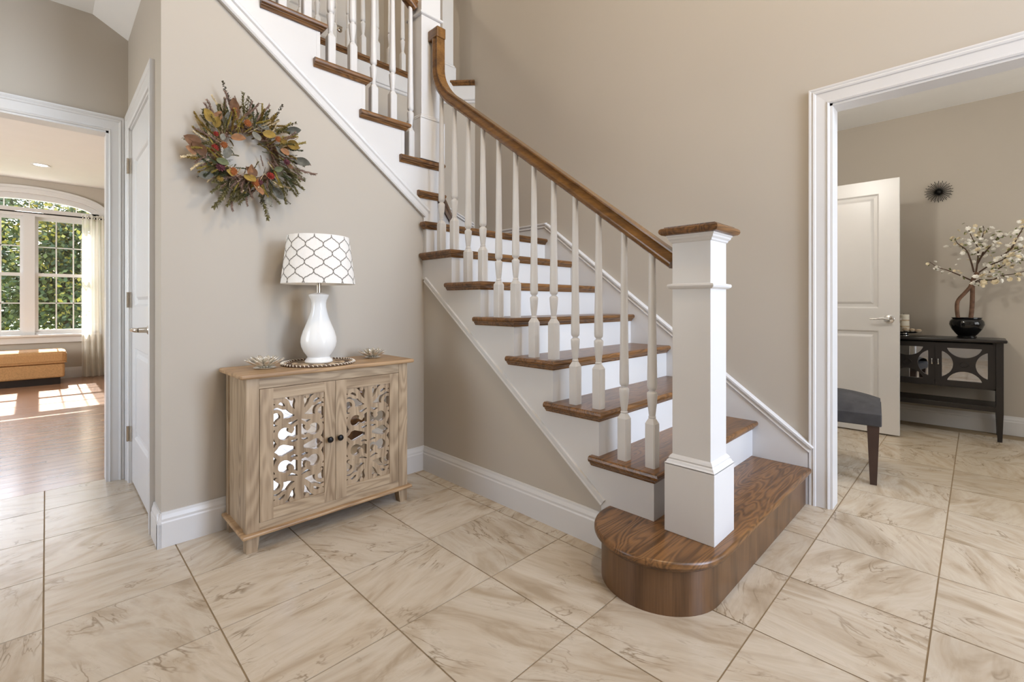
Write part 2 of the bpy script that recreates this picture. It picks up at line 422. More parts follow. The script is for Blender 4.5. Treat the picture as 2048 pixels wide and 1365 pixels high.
hw = MB().box(-1.9, 1.62, 5.0, 5.1, 3.136, TOP).box(2.40, RX, 5.0, 5.1, 3.136, TOP).box(1.62, 2.40, 5.0, 5.1, 5.19, TOP)
struct('wall_hall', hw, 'wall', 'beige wall of the upstairs hall behind the balusters', 'wall')
struct('wall_west', MB().box(-2.0, -1.9, -2.7, 2.3, 0, TOP).box(-2.0, -1.9, 3.5, 5.1, 0, TOP).box(-2.0, -1.9, 2.3, 3.5, 0, .7).box(-2.0, -1.9, 2.3, 3.5, 2.4, TOP), 'wall', 'plain greige wall on the near left of the hall', 'wall')  # opening added only to hold the passage fill
fw = MB().box(-1.9, .35, -2.7, -2.6, 0, TOP).box(2.50, RX, -2.7, -2.6, 0, TOP).box(.35, 1.40, -2.7, -2.6, 0, 3.25).box(2.35, 2.5, -2.7, -2.6, 2.95, TOP).box(1.40, 2.50, -2.7, -2.6, 0, .6).box(1.40, 2.50, -2.7, -2.6, 2.9, 3.25).box(.35, 2.35, -2.7, -2.6, 5.05, TOP)
struct('wall_front', fw, 'wall', 'greige front wall of the hall with tall windows', 'wall')
struct('ceiling', MB().box(-2.0, 2.95, -2.7, 5.1, TOP, TOP + .1), 'ceil', 'high white ceiling of the two storey hall', 'ceiling')
# low ceiling of the left passage with its sloping edge
lc = MB().box(-1.9, .19, WY, LY, CEIL, CEIL + .1).prism([(.19, CEIL), (.36, 2.64), (.36, 2.74), (.19, CEIL + .1)], 'y', WY, LY)
struct('ceiling_passage', lc, 'ceil', 'low white ceiling with a sloped edge above the left passage', 'ceiling')
struct('floor_upstairs', MB().box(-1.9, RX, 3.76, 5.1, 2.96, 3.134).box(-1.9, .27, WY, 3.76, 2.96, 3.134), 'oak', 'brown floor of the upstairs hall', 'floor')
# dining room shell
struct('wall_dining_back', MB().box(5.455, 5.555, -2.7, 1.4, 0, CEIL), 'wall', 'greige dining room wall behind the black console', 'wall')
struct('wall_dining_side', MB().box(2.95, 5.455, 1.25, 1.35, 0, CEIL), 'wall', 'dining room side wall that the open white door hangs in', 'wall')
struct('wall_dining_front', MB().box(2.95, 5.455, -2.7, -2.6, 0, CEIL), 'wall', 'plain greige front wall of the dining room', 'wall')
struct('ceiling_dining', MB().box(2.95, 5.555, -2.7, 1.4, CEIL - .005, CEIL + .1), 'ceil', 'white dining room ceiling seen through the right opening', 'ceiling')
# living room shell; the window wall has an arched hole
WC, WH = -.167, .711            # window centre and half width
def arch(off):                   # top outline of the window opening grown by off
    return [(WC + (WH + off) * math.cos(a), 2.36 + off * .35 + (.19 + off * .75) * math.sin(a)) for a in [math.pi * k / 24 for k in range(25)]]
lw = MB().box(-4, WC - WH, 9.1, 9.25, 0, CEIL).box(WC + WH, .75, 9.1, 9.25, 0, CEIL).box(WC - WH, WC + WH, 9.1, 9.25, 0, .62)
ap = arch(0)
for (x0, z0), (x1, z1) in zip(ap[1:], ap[:-1]): lw.prism([(x0, z0), (x1, z1), (x1, CEIL), (x0, CEIL)], 'y', 9.1, 9.25)
struct('wall_window', lw, 'wall', 'tan living room wall around the arched window', 'wall')
struct('wall_living_side', MB().box(.75, .85, 3.74, 9.25, 0, CEIL), 'wall', 'living room wall behind the sheer curtain', 'wall')
struct('wall_living_far', MB().box(-4.1, -4, 3.64, 9.25, 0, CEIL).box(-4, -1.9, 3.64, 3.74, 0, CEIL), 'wall', 'plain far left wall of the living room', 'wall')
struct('ceiling_living', MB().box(-4.1, .85, 3.64, 9.25, CEIL + .002, CEIL + .1), 'ceil', 'white living room ceiling with a recessed light', 'ceiling')
# --- baseboards (profile: a out of the wall, b up)
BB = [(0, 0), (.016, 0), (.016, .105), (.013, .112), (.013, .122), (.008, .138), (.006, .15), (0, .15)]
def board(mb, p0, p1, out):
    p0, p1, o = Vector(p0), Vector(p1), Vector(out); n = len(BB)
    vs = [p + o * a + Vector((0, 0, b)) for p in (p0, p1) for a, b in BB]
    return mb.add(vs, [(i, (i + 1) % n, n + (i + 1) % n, n + i) for i in range(n)] + [tuple(range(n)), tuple(range(2 * n - 1, n - 1, -1))])
struct('baseboard_left', board(MB(), (.334, WY, 0), (WX, WY, 0), (0, -1, 0)), 'white', 'white moulded baseboard of the wreath wall behind the cabinet', 'baseboard')
struct('baseboard_closet', board(MB(), (.35, WY - .016, 0), (.35, 2.655, 0), (-1, 0, 0)), 'white', 'short white baseboard return beside the closet door casing', 'baseboard')
struct('baseboard_knee', board(MB(), (WX, WY - .016, 0), (WX, 1.137, 0), (-1, 0, 0)), 'white', 'white moulded baseboard of the wall under the lower stairs', 'baseboard')
struct('baseboard_dining', board(MB(), (5.455, 1.24, 0), (5.455, -2.6, 0), (-1, 0, 0)), 'white', 'white baseboard of the dining wall behind the console', 'baseboard')
struct('baseboard_living', board(MB(), (-4, 9.1, 0), (.75, 9.1, 0), (0, -1, 0)), 'white', 'white baseboard under the living room window', 'baseboard')
# --- casings (profile: w away from the opening, d out of the wall)
CP = [(0, 0), (0, .010), (.008, .014), (.012, .010), (.020, .010), (.058, .013), (.062, .018), (.070, .020), (.076, .016), (.084, .019), (.090, .019), (.090, 0)]
def casing(name, a0, a1, top, put, label, jamb, wl=1, wr=1):
    """U shaped casing; put(a, z, d) maps along-wall, height, out-of-wall"""
    root = thing(name, label, 'door casing', put((a0 + a1) / 2, 0, 0), kind='structure')
    n = len(CP); mb = MB()
    vs = []
    for i in range(4):
        for ww, d in CP:
            a = a0 - ww * wl if i < 2 else a1 + ww * wr; z = 0 if i in (0, 3) else top + ww
            vs.append(put(a, z, d))
    fs = [(i * n + k, i * n + (k + 1) % n, (i + 1) * n + (k + 1) % n, (i + 1) * n + k) for i in range(3) for k in range(n)]
    mb.add(vs, fs + [tuple(range(n)), tuple(range(3 * n, 4 * n))]); part('casing', mb, 'white', root)
    if jamb:
        for b in ((a0 - .001, a0 + .012, 0, top), (a1 - .012, a1 + .001, 0, top), (a0, a1, top - .012, top + .001)):
            q = [put(b[0], b[2], .003), put(b[1], b[3], -jamb)]
            lo = [min(q[0][i], q[1][i]) for i in range(3)]; hi = [max(q[0][i], q[1][i]) for i in range(3)]
            part('jamb', MB().box(lo[0], hi[0], lo[1], hi[1], lo[2], hi[2]), 'white', root)
    return root
casing('trim_1', -1.1, .535, 2.078, lambda a, z, d: (RX - d, a, z), 'white moulded casing of the wide opening into the dining room', .113)
casing('trim_2', -1.3, .26, 2.075, lambda a, z, d: (a, LY - d, z), 'white moulded casing of the doorway into the living room', .103, 1, .78)
casing('trim_3', 2.75, 3.52, 2.08, lambda a, z, d: (.35 - d, a, z), 'white moulded casing around the closet door', .1, 1, 1)
casing('trim_4', 1.62, 2.40, 5.19, lambda a, z, d: (a, 5.0 - d, z), 'white casing of the upstairs hall door', 0)

# ================================================================ DOORS
def panel_door(name, W, Hh, put, panels, label, stile=.115):
    root = thing(name, label, 'door', put(W / 2, .012, 0), kind='structure')
    T = .036; mb = MB()
    def slab(m, a0, a1, z0, z1, d0, d1):
        m.add([put(a, z, d) for a, z, d in ((a0, z0, d0), (a1, z0, d0), (a1, z1, d0), (a0, z1, d0), (a0, z0, d1), (a1, z0, d1), (a1, z1, d1), (a0, z1, d1))],
              [(0, 3, 2, 1), (4, 5, 6, 7), (0, 1, 5, 4), (1, 2, 6, 5), (2, 3, 7, 6), (3, 0, 4, 7)])
    slab(mb, 0, stile, .012, Hh, 0, -T); slab(mb, W - stile, W, .012, Hh, 0, -T)
    zs = [.012] + [z for p in panels for z in p] + [Hh]
    for k in range(0, len(zs), 2): slab(mb, stile, W - stile, zs[k], zs[k + 1], 0, -T)
    part('leaf', mb, 'white', root)
    for z0, z1 in panels:
        m = MB(); rings = [(0, 0), (.006, -.004), (.012, -.012), (.034, -.014), (.05, -.004), (.056, -.003)]
        vs = []
        for o, d in rings:
            vs += [put(a, z, d) for a, z in ((stile + o, z0 + o), (W - stile - o, z0 + o), (W - stile - o, z1 - o), (stile + o, z1 - o))]
        fs = [(i * 4 + k, i * 4 + (k + 1) % 4, (i + 1) * 4 + (k + 1) % 4, (i + 1) * 4 + k) for i in range(len(rings) - 1) for k in range(4)]
        m.add(vs, fs + [tuple(range((len(rings) - 1) * 4, len(rings) * 4))]); slab(m, stile, W - stile, z0, z1, -.02, -T)
        part('panel', m, 'white', root)
    return root
# closet door: leaf face just inside the casing, hinged at the far end
cl = panel_door('door_1', .764, 2.072, lambda a, z, d: (.356 - d, 2.753 + a, z), ((.28, .80), (1.04, 1.88)), 'white two panel closet door with nickel lever, left of the wreath wall', .10)
hd = part('handle', MB().lathe([(.033, 0), (.033, .004), (.024, .012), (.014, .018), (.012, .05)], n=20).xf(Matrix.Translation((.356, 2.803, .927)) @ Matrix.Rotation(-math.pi / 2, 4, 'Y')), 'nickel', cl, True)
part('lever', MB().tube(curve([(.308, 2.803, .927), (.298, 2.812, .927), (.294, 2.84, .927), (.292, 2.89, .926), (.296, 2.925, .922)], 5), [.011] * 8 + [.010] * 8 + [.007] * 5, 10), 'nickel', hd, True)
for z in (1.86, 1.075, .29):
    hg = part('hinge', MB().tube([(.338, 3.524, z - .045), (.338, 3.524, z + .045)], .0075, 10).box(.346, .352, 3.505, 3.53, z - .045, z + .045), 'nickel', cl)
# dining room door: open leaf parallel to the back wall
dd = panel_door('door_2', .775, 2.047, lambda a, z, d: (4.735 - d, .433 + a, z), ((.205, .835), (1.015, 1.938)), 'white two panel door standing open in the dining room', .128)
hd = part('handle', MB().lathe([(.034, 0), (.034, .004), (.026, .010), (.012, .013), (.011, .045)], n=24).xf(Matrix.Translation((4.735, .497, .93)) @ Matrix.Rotation(-math.pi / 2, 4, 'Y')), 'chrome', dd, True)
part('lever', MB().tube(curve([(4.690, .497, .93), (4.683, .51, .931), (4.68, .54, .935), (4.681, .575, .929), (4.685, .612, .928)], 6), [.010] * 8 + [.008] * 8 + [.0065] * 9, 8), 'chrome', hd, True)
part('latch_plate', MB().box(4.741, 4.765, .4315, .4335, .90, .96).box(4.747, 4.760, .419, .4325, .922, .940), 'chrome', dd)
# upstairs hall door
ud = panel_door('door_3', .77, 2.05, lambda a, z, d: (1.625 + a, 5.03 - d, z + 3.136), ((.2, .83), (1.01, 1.93)), 'upstairs hall door glimpsed between the upper balusters')
hd = part('handle', MB().lathe([(.033, 0), (.026, .01), (.012, .014), (.011, .05)], n=16).xf(Matrix.Translation((2.31, 5.03, 4.11)) @ Matrix.Rotation(math.pi / 2, 4, 'X')), 'nickel', ud, True)
part('lever', MB().tube([(2.31, 4.98, 4.11), (2.26, 4.975, 4.112), (2.2, 4.98, 4.108)], .009, 8), 'nickel', hd, True)

# ================================================================ STAIRCASE
st = thing('staircase', 'white staircase with brown oak treads and handrail climbing past the wreath wall', 'staircase', (1.75, .86, 0))
rY = lambda n: .901 + RUN * (n - 2)           # riser in front of tread n (n>=2)
SX = 1.69                                      # outer face of the lower stringer
uX = lambda n: 1.032 + RUN * (13 - n)          # riser of upper tread n (n>=10)
SY = 2.482                                     # outer face of the upper stringer
def tread_nose(t, n_over=.032):                # nosing profile: a outwards, b up (top at 0)
    return [(0, 0), (n_over - .010, 0), (n_over - .003, -.004), (n_over, -.013), (n_over - .003, -.023), (n_over - .010, -.027), (n_over - .014, -.027), (n_over - .014, -.033), (n_over - .019, -.037), (n_over - .024, -.045), (0, -.045)]
# first step: rounded bullnose
def bull(R, zlo, zhi, fy, xe):
    c = (1.665, .86); pts = [(xe, fy)] + [(c[0] + R * math.cos(a), c[1] + R * math.sin(a)) for a in [math.radians(-90 - 180 * k / 28) for k in range(29)]]
    return pts + [(xe, c[1] + R)]
fs1 = part('curtail_riser', MB().prism(bull(.222, 0, 0, .638, 2.818), 'z', 0, .168), 'ply', st, True)
part('tread', MB().prism(bull(.250, 0, 0, .610, 2.818), 'z', .168, R_), 'oak', st, True, .009)
part('cove', MB().prism(bull(.234, 0, 0, .626, 2.818), 'z', .155, .168), 'ply', fs1, True, .004)
for n in range(2, 9):
    z = R_ * n; y0 = rY(n); y1 = rY(n + 1) if n < 8 else 3.66
    tr = MB()
    xe = 2.822
    tr.box(SX, xe, y0, y1 + .012, z - .027, z) if n < 8 else tr.box(SX, xe, y0, 3.645 - DA * 1.1, z - .027, z).prism([(SX, 3.645 - DA * 1.1), (xe, 3.645 - DA * 1.1), (xe - DA, 3.65), (SX, 3.65)], 'z', z - .027, z)
    back = y1 + .035 if n < 8 else 2.478
    # nosing along the front and the open end, mitred at the corner
    tr.sweep(tread_nose(0), [(SX, back, z), (SX, y0, z), (xe, y0, z)], (0, 0, 1)) if False else None
    prof = tread_nose(0); m = len(prof); vs = []
    for i, (px_, py_) in enumerate(((0, back), (0, y0), (1, y0))):
        for a, b in prof:
            if i == 0: vs.append((SX - a, back, z + b))
            elif i == 1: vs.append((SX - a, y0 - a, z + b))
            else: vs.append((xe, y0 - a, z + b))
    tr.add(vs, [(i * m + k, i * m + (k + 1) % m, (i + 1) * m + (k + 1) % m, (i + 1) * m + k) for i in range(2) for k in range(m)] + [tuple(range(m)), tuple(range(2 * m, 3 * m))])
    part('tread', tr, 'oak', st)
    part('riser', MB().box(SX - .0008, 2.822, y0 - .0012, y0 + .018, z - R_ - .001, z - .027), 'white', st)
# lower stringer: saw-tooth board on the open side
poly = [(1.08, .10), (rY(2), R_)]
poly = [(rY(2), R_ - .0)]
for n in range(2, 9):
    poly += [(rY(n), R_ * n - .03)]
    if n < 8: poly += [(rY(n + 1), R_ * n - .03)]
poly += [(WY - .018, R_ * 8 - .03), (WY - .018, z_kn(WY)), (1.147, z_kn(1.147)), (1.137, 0.0), (1.02, 0.0), (1.02, R_)]
part('stringer', MB().prism(poly, 'x', SX, WX + .02), 'white', st)
TP = [(0, 0), (.006, 0), (.009, .006), (.005, .012), (.005, .022), (.010, .026), (.010, .034), (0, .036)]
TPW = [(0, 0), (.008, 0), (.012, .008), (.006, .016), (.006, .040), (.012, .048), (.014, .060), (.008, .066), (0, .068)]
def strip(mb, p0, p1, out, up, prof=TP):
    p0, p1, o, u = (Vector(q) for q in (p0, p1, out, up)); n = len(prof)
    vs = [p + o * a + u * b for p in (p0, p1) for a, b in prof]
    return mb.add(vs, [(i, (i + 1) % n, n + (i + 1) % n, n + i) for i in range(n)] + [tuple(range(n)), tuple(range(2 * n - 1, n - 1, -1))])
part('stringer_moulding', strip(MB(), (SX, WY - .02, z_kn(WY - .02)), (SX, 1.147, z_kn(1.147)), (-1, 0, 0), (0, -.604, .797)), 'white', st)
# upper stringer and treads
poly = [(WX - .005, z_sk(WX)), (WX - .005, R_ * 9 - .03), (1.81, R_ * 9 - .03), (1.81, R_ * 10 - .03)]
poly = [(SX + .001, z_sk(SX)), (SX + .001, z_kn(WY)), (1.795, z_kn(WY)), (1.795, R_ * 10 - .03)]
for n in range(11, 16):
    poly += [(uX(n), R_ * (n - 1) - .03), (uX(n), R_ * n - .03)]
poly += [(.36, R_ * 15 - .03), (.36, z_sk(.36))]
part('stringer', MB().prism(poly, 'y', SY, WY + .09), 'white', st)
part('stringer_moulding', strip(MB(), (WX - .003, SY, z_sk(WX)), (.36, SY, z_sk(.36)), (0, -1, 0), (.604, 0, .797), TPW), 'white', st)
def end_tread(n, x0, x1, y1, poly=None):
    """upper tread n: nosing on the open end (Y side) and on the front (X side)"""
    z = R_ * n; mb = MB(); prof = tread_nose(0); m = len(prof)
    if poly is None: mb.box(x1, x0, SY, y1, z - .027, z)
    else: mb.prism(poly, 'z', z - .027, z)
    xb = x1 - .035; vs = []
    for a, b in prof: vs.append((xb, SY - a, z + b))
    for a, b in prof: vs.append((x0 + a, SY - a, z + b))
    if poly is None:
        for a, b in prof: vs.append((x0 + a, y1, z + b))
        k_ = 2
    else: k_ = 1
    mb.add(vs, [(i * m + k, i * m + (k + 1) % m, (i + 1) * m + (k + 1) % m, (i + 1) * m + k) for i in range(k_) for k in range(m)] + [tuple(range(m)), tuple(range(k_ * m, k_ * m + m))])
    return part('tread', mb, 'oak', st)
for n in range(10, 16):
    end_tread(n, uX(n), uX(n + 1), 3.655)
    part('riser', MB().box(uX(n) - .018, uX(n) + .0012, SY - .0008, 3.655, R_ * (n - 1), R_ * n - .027), 'white', st)
# winder tread 9 with its diagonal front
w0 = (1.715, SY); w1 = (RX - DA + .0, 3.35)
end_tread(9, 1.815, 1.675, 3.65, [(1.66, SY + .001), (1.815, SY), (2.56, 3.30), (2.56, 3.63), (1.66, 3.65)])
dn = (Vector((2.56, 3.30, 0)) - Vector((1.815, SY, 0))); dlen = dn.normalized(); on = Vector((dlen.y, -dlen.x, 0))
part('winder_nosing', strip(MB(), (1.815, SY, R_ * 9), (2.56, 3.30, R_ * 9), on, (0, 0, 1), tread_nose(0)), 'oak', st)
part('riser', strip(MB(), (1.785, SY + .01, R_ * 8), (2.55, 3.31, R_ * 8), on, (0, 0, 1), [(0, 0), (.012, 0), (.012, R_ - .03), (0, R_ - .03)]), 'white', st)
# skirt boards on the right wall and the angled wall
sk = [(.628, 0), (.628, .315), (2.452, 1.70), (3.36, 1.70), (3.36, 1.0), (2.5, 1.0), (1.2, .0)]
part('skirt_board', MB().prism([(.628, 0), (.628, .290), (2.452, 1.675), (3.345, 1.675), (3.345, 1.3), (2.3, 1.1), (.9, 0)], 'x', 2.822, RX), 'white', st)
SKP = [(0, 0), (.020, 0), (.026, .008), (.022, .016), (.022, .026), (.030, .030), (.030, .040), (.022, .044), (0, .046)]
part('skirt_moulding', strip(MB(), (RX, .628, .270), (RX, 2.455, 1.655), (-1, 0, 0), (0, -.604, .797), SKP), 'white', st)
part('skirt_moulding', strip(MB(), (RX, 2.440, 1.655), (RX, 3.345, 1.655), (-1, 0, 0), (0, 0, 1), SKP), 'white', st)
dv = Vector((-1, 1.1, 0)).normalized()
p0 = Vector((RX - .012, 3.66 - DA - .03 + .0, 0)); p1 = p0 + dv * .40; dnv = Vector((-dv.y, dv.x, 0)); dnv = -dnv if dnv.y > 0 else dnv
part('skirt_moulding', strip(MB(), p0 + Vector((0, 0, 1.76)) + dnv * .0, p1 + Vector((0, 0, 2.02)), dnv, (0, 0, 1), SKP), 'white', st)
part('skirt_board', strip(MB(), p0 + Vector((0, 0, 1.3)), p1 + Vector((0, 0, 1.55)), dnv, (0, 0, 1), [(0, 0), (.012, 0), (.012, .47), (0, .47)]), 'white', st)
part('skirt_moulding', strip(MB(), (1.80, 3.66, R_ * 10 + .12), (.40, 3.66, R_ * 10 + .12 + .758 * 1.4), (0, -1, 0), (.604, 0, .797), SKP), 'white', st)
# --- balusters
def baluster_mesh(h, key):
    mb = MB(); b = .022; c = .0045
    def sq(q, z): return [(-q, -q + c, z), (-q + c, -q, z), (q - c, -q, z), (q, -q + c, z), (q, q - c, z), (q - c, q, z), (-q + c, q, z), (-q, q - c, z)]
    vs = sq(b, 0) + sq(b, .176); mb.add(vs, [tuple(range(7, -1, -1))] + [(i, (i + 1) % 8, 8 + (i + 1) % 8, 8 + i) for i in range(8)])
    o = len(mb.v); n = 16
    # chamfered shoulder from square to round
    sq8 = sq(b, .176); ring = [(.0135 * math.cos(2 * math.pi * k / n + math.pi * 1.25), .0135 * math.sin(2 * math.pi * k / n + math.pi * 1.25), .198) for k in range(n)]
    mb.v += sq8 + ring
    for k in range(8): mb.f.append((o + k, o + (k + 1) % 8, o + 8 + (2 * k + 2) % n, o + 8 + (2 * k + 1) % n, o + 8 + (2 * k) % n))
    mb.lathe([(.0135, .196), (.0155, .202), (.0125, .207), (.0138, .215), (.0178, .250), (.0205, .285), (.0210, .298), (.0190, .302), (.0125, .307), (.0125, .312), (.0185, .318), (.0200, .328), (.0198, .36), (.0172, .50), (.0128, h)], n=16)
    me = mb.mesh('baluster', M['white'], True); recalc(me); me.set_sharp_from_angle(angle=math.radians(38)); return me
rail_c = lambda Y: 1.298 + .757 * (Y - .934)                   # lower rail centre height
hA = rail_c(.932) - .030 - .392; hB = rail_c(.932 + .12925) - .030 - .392
bmA, bmB = baluster_mesh(hA, 'a'), baluster_mesh(hB, 'b')
for n in range(2, 8):
    for k, me in ((0, bmA), (1, bmB)): link('baluster', me, st, (1.735, .932 + RUN * (n - 2) + .12925 * k, R_ * n))
urail = lambda X: R_ * 11 + .908 + .757 * (1.499 - X)          # upper rail centre height
bmC = baluster_mesh(urail(1.499) - .03 - R_ * 11, 'c'); bmD = baluster_mesh(urail(1.372) - .03 - R_ * 11, 'd')
link('baluster', bmD, st, (1.627, 2.535, R_ * 10)) 
for n in range(11, 15):
    for k, me in ((0, bmC), (1, bmD)): link('baluster', me, st, (1.499 - RUN * (n - 11) - .127 * k, 2.535, R_ * n))
# --- newel posts
def newel(cx, cy, z, parent, s=1.0, cap=True, hgt=1.146):
    nb = MB().box(cx - .0935 * s, cx + .0935 * s, cy - .0935 * s, cy + .0935 * s, z, z + .258)
    n_ = part('newel_post', nb, 'white', parent, False, .002)
    a = .0725 * s
    def ringed(prof):
        m = MB(); vs = []
        for r, h in prof: vs += [(cx - r, cy - r, z + h), (cx + r, cy - r, z + h), (cx + r, cy + r, z + h), (cx - r, cy + r, z + h)]
        k = len(prof)
        return m.add(vs, [(i * 4 + j, i * 4 + (j + 1) % 4, (i + 1) * 4 + (j + 1) % 4, (i + 1) * 4 + j) for i in range(k - 1) for j in range(4)] + [(3, 2, 1, 0), tuple(range(4 * k - 4, 4 * k))])
    part('base_moulding', ringed([(a + .021 * s, .254), (a + .021 * s, .258), (a + .016, .262), (a + .014, .268), (a + .009, .272), (a + .010, .277), (a + .006, .284), (a + .0005, .290)]), 'white', n_)
    part('shaft', MB().box(cx - a, cx + a, cy - a, cy + a, z + .258, z + hgt - .03), 'white', n_, False, .002)
    part('collar', ringed([(a, .912), (a + .006, .913), (a + .013, .918), (a + .015, .924), (a + .013, .930), (a, .933)]), 'white', n_)
    if cap:
        part('crown_moulding', ringed([(a, 1.085), (a + .004, 1.088), (a + .006, 1.094), (a + .012, 1.100), (a + .013, 1.106), (a + .017, 1.110), (a + .017, 1.116)]), 'white', n_)
        part('cap', ringed([(a + .018, 1.114), (a + .030, 1.116), (a + .036, 1.121), (a + .038, 1.128), (a + .036, 1.136), (a + .030, 1.141), (a + .022, 1.142), (a + .022, 1.146), (a - .03, 1.150)]), 'oak', n_)
    return n_
newel(1.750, .746, R_, st)
newel(1.737, 2.540, R_ * 10, st)
# --- handrails
RP = [(-.030, -.026), (-.030, -.020), (-.022, -.012), (-.024, -.004), (-.031, .008), (-.033, .020), (-.026, .032), (-.012, .038), (.012, .038), (.026, .032), (.033, .020), (.031, .008), (.024, -.004), (.022, -.012), (.030, -.020), (.030, -.026)]
path = [(1.745, .835, rail_c(.835))]
P = [(2.20, rail_c(2.20)), (2.29, rail_c(2.29)), (2.36, rail_c(2.36) + .03), (2.395, rail_c(2.36) + .11), (2.400, rail_c(2.36) + .20)]
path += [(1.745, a, b) for a, b in curve(P, 7)] + [(1.745, 2.400, 2.775)]
part('handrail', MB().sweep(RP, path, (-1, 0, 0)), 'oak_y', st, True)
part('rail_return', MB().box(1.712, 1.778, 2.367, 2.468, 2.715, 2.782), 'oak_y', st, False, .006)
part('handrail', MB().sweep(RP, [(1.665, 2.535, urail(1.665)), (.60, 2.535, urail(.60))], (0, -1, 0)), 'oak', st, True)
# ---------------------------------------------------------------- upstairs landing edge and its balustrade
bl = thing('landing_balustrade', 'white balustrade on brown nosing along the upstairs landing edge', 'balustrade', (1.6, 3.66, 2.95))
E0, E1, E2 = (.30, 3.66), (RX - DA, 3.66), (RX, 3.66 - DA - .03)
def edge(name, prof, mat):
    mb = MB(); pts = (E0, E1, E2); m = len(prof); vs = []
    ns = []
    for i in range(2):
        d = Vector((pts[i + 1][0] - pts[i][0], pts[i + 1][1] - pts[i][1], 0)).normalized(); ns.append(Vector((d.y, -d.x, 0)))
    nn = [ns[0], (ns[0] + ns[1]).normalized(), ns[1]]; ks = [1, 1 / nn[1].dot(ns[0]), 1]
    for p, q, k in zip(pts, nn, ks):
        for a, b in prof: vs.append((p[0] + q.x * a * k, p[1] + q.y * a * k, b))
    mb.add(vs, [(i * m + k, i * m + (k + 1) % m, (i + 1) * m + (k + 1) % m, (i + 1) * m + k) for i in range(2) for k in range(m)] + [tuple(range(m)), tuple(range(2 * m, 3 * m))])
    return part(name, mb, mat, bl)
edge('nosing', [(a + .014, 3.136 + b) for a, b in [(-.10, 0)] + tread_nose(0)[1:-1] + [(-.10, -.045)]], 'oak')
edge('fascia', [(-.05, 2.97), (.014, 2.97), (.014, 3.092), (-.05, 3.092)], 'white')
edge('fascia_moulding', [(-.02, 2.93), (.004, 2.93), (.010, 2.938), (.010, 2.952), (.020, 2.958), (.022, 2.972), (.014, 2.976), (-.02, 2.976)], 'white')
bmE = baluster_mesh(.93, 'e')
for k in range(-6, 8): link('baluster', bmE, bl, (1.385 + .1287 * k, 3.69, 3.136))
nw = newel(2.645, 3.55, 3.136 - .13, bl, .86, False, 1.2)
part('handrail', MB().sweep(RP, [(.3, 3.69, 4.10), (2.58, 3.69, 4.10)], (0, -1, 0)), 'oak', bl, True)

# ================================================================ CABINET
cb = thing('cabinet', 'washed wooden cabinet with two carved mirrored doors, below the wreath', 'cabinet', (.98, 2.32, 0))
x0, x1, y0, y1 = .59, 1.37, 2.165, 2.470
part('side_panel', MB().box(x0 + .004, x0 + .022, y0 + .045, y1, .08, .737), 'mango', cb)
part('side_panel', MB().box(x1 - .022, x1 - .004, y0 + .045, y1, .08, .737), 'mango', cb)
for a in (x0, x1 - .052): part('post', MB().box(a, a + .052, y0, y0 + .046, .08, .737), 'mango', cb, False, .002)
for a in (x0, x1 - .05): part('post', MB().box(a, a + .05, y1 - .04, y1, .08, .737), 'mango', cb)
part('top_rail', MB().box(x0 + .052, x1 - .052, y0 + .002, y0 + .03, .689, .737), 'mango_x', cb)
part('bottom_rail', MB().box(x0 + .052, x1 - .052, y0 + .002, y0 + .03, .082, .117), 'mango_x', cb)
part('back_panel', MB().box(x0 + .02, x1 - .02, y1 - .012, y1 - .002, .08, .737), 'mango', cb)
part('bottom_panel', MB().box(x0 + .02, x1 - .02, y0 + .03, y1 - .012, .082, .10), 'mango', cb)
part('top', MB().box(.562, 1.398, 2.139, 2.478, .737, .757), 'mango_top', cb, False, .007)
part('base_moulding', MB().box(.571, 1.389, 2.143, 2.474, .068, .084), 'mango_top', cb, False, .006)
for lx, sgn in ((x0 + .002, 1), (x1 - .002, -1)):
    for ly, sy in ((y0, 1), (y1, -1)):
        q = lambda w, z: [(lx, ly, z), (lx + sgn * w, ly, z), (lx + sgn * w, ly + sy * w, z), (lx, ly + sy * w, z)]
        part('leg', MB().add(q(.042, 0) + q(.052, .069), [(0, 1, 2, 3), (4, 5, 6, 7)] + [(i, (i + 1) % 4, 4 + (i + 1) % 4, 4 + i) for i in range(4)]), 'mango', cb)
# fretwork pattern in mm, one quadrant mirrored (x to the side, y up from the centre)
HWm, HHm = 115., 235.
quad = [(arc(66, 72, 37, 138, -138), 17), (curve([(39, 97), (30, 88), (36, 76)]), 12), (curve([(38, 98), (22, 106), (0, 120)]), 13), (curve([(39, 47), (24, 44), (0, 52)]), 12),
        (arc(104, 150, 27, 70, 262), 13), (curve([(0, 142), (34, 132), (64, 128), (84, 132)]), 20), (curve([(84, 112), (102, 104), (116, 106)]), 14),
        (curve([(0, 150), (28, 166), (48, 188), (60, 214), (84, 226), (116, 232)]), 20), (curve([(4, 156), (16, 186), (12, 214), (22, 238)]), 12), (curve([(48, 188), (72, 188), (96, 200), (116, 196)]), 13),
        (curve([(0, 8), (30, 20), (58, 30), (70, 34)]), 15), (curve([(72, 34), (94, 28), (104, 14), (116, 10)]), 14), (curve([(0, 30), (14, 26), (26, 20)]), 10), (curve([(78, 32), (96, 40), (104, 56)]), 11)]
blb = [(0, 148, 20), (38, 84, 11), (90, 128, 10), (100, 222, 14), (36, 226, 9), (0, 0, 17), (112, 10, 9), (62, 128, 12)]
strokes = [([(0, -236), (0, 236)], 17), ([(-HWm, -HHm), (HWm, -HHm), (HWm, HHm), (-HWm, HHm), (-HWm, -HHm)], 5)]; blobs = []
for sx in (1, -1):
    for sy in (1, -1):
        strokes += [([(p[0] * sx, p[1] * sy) for p in c], wd * 1.12) for c, wd in quad]; blobs += [(a * sx, b * sy, r * 1.1) for a, b, r in blb]
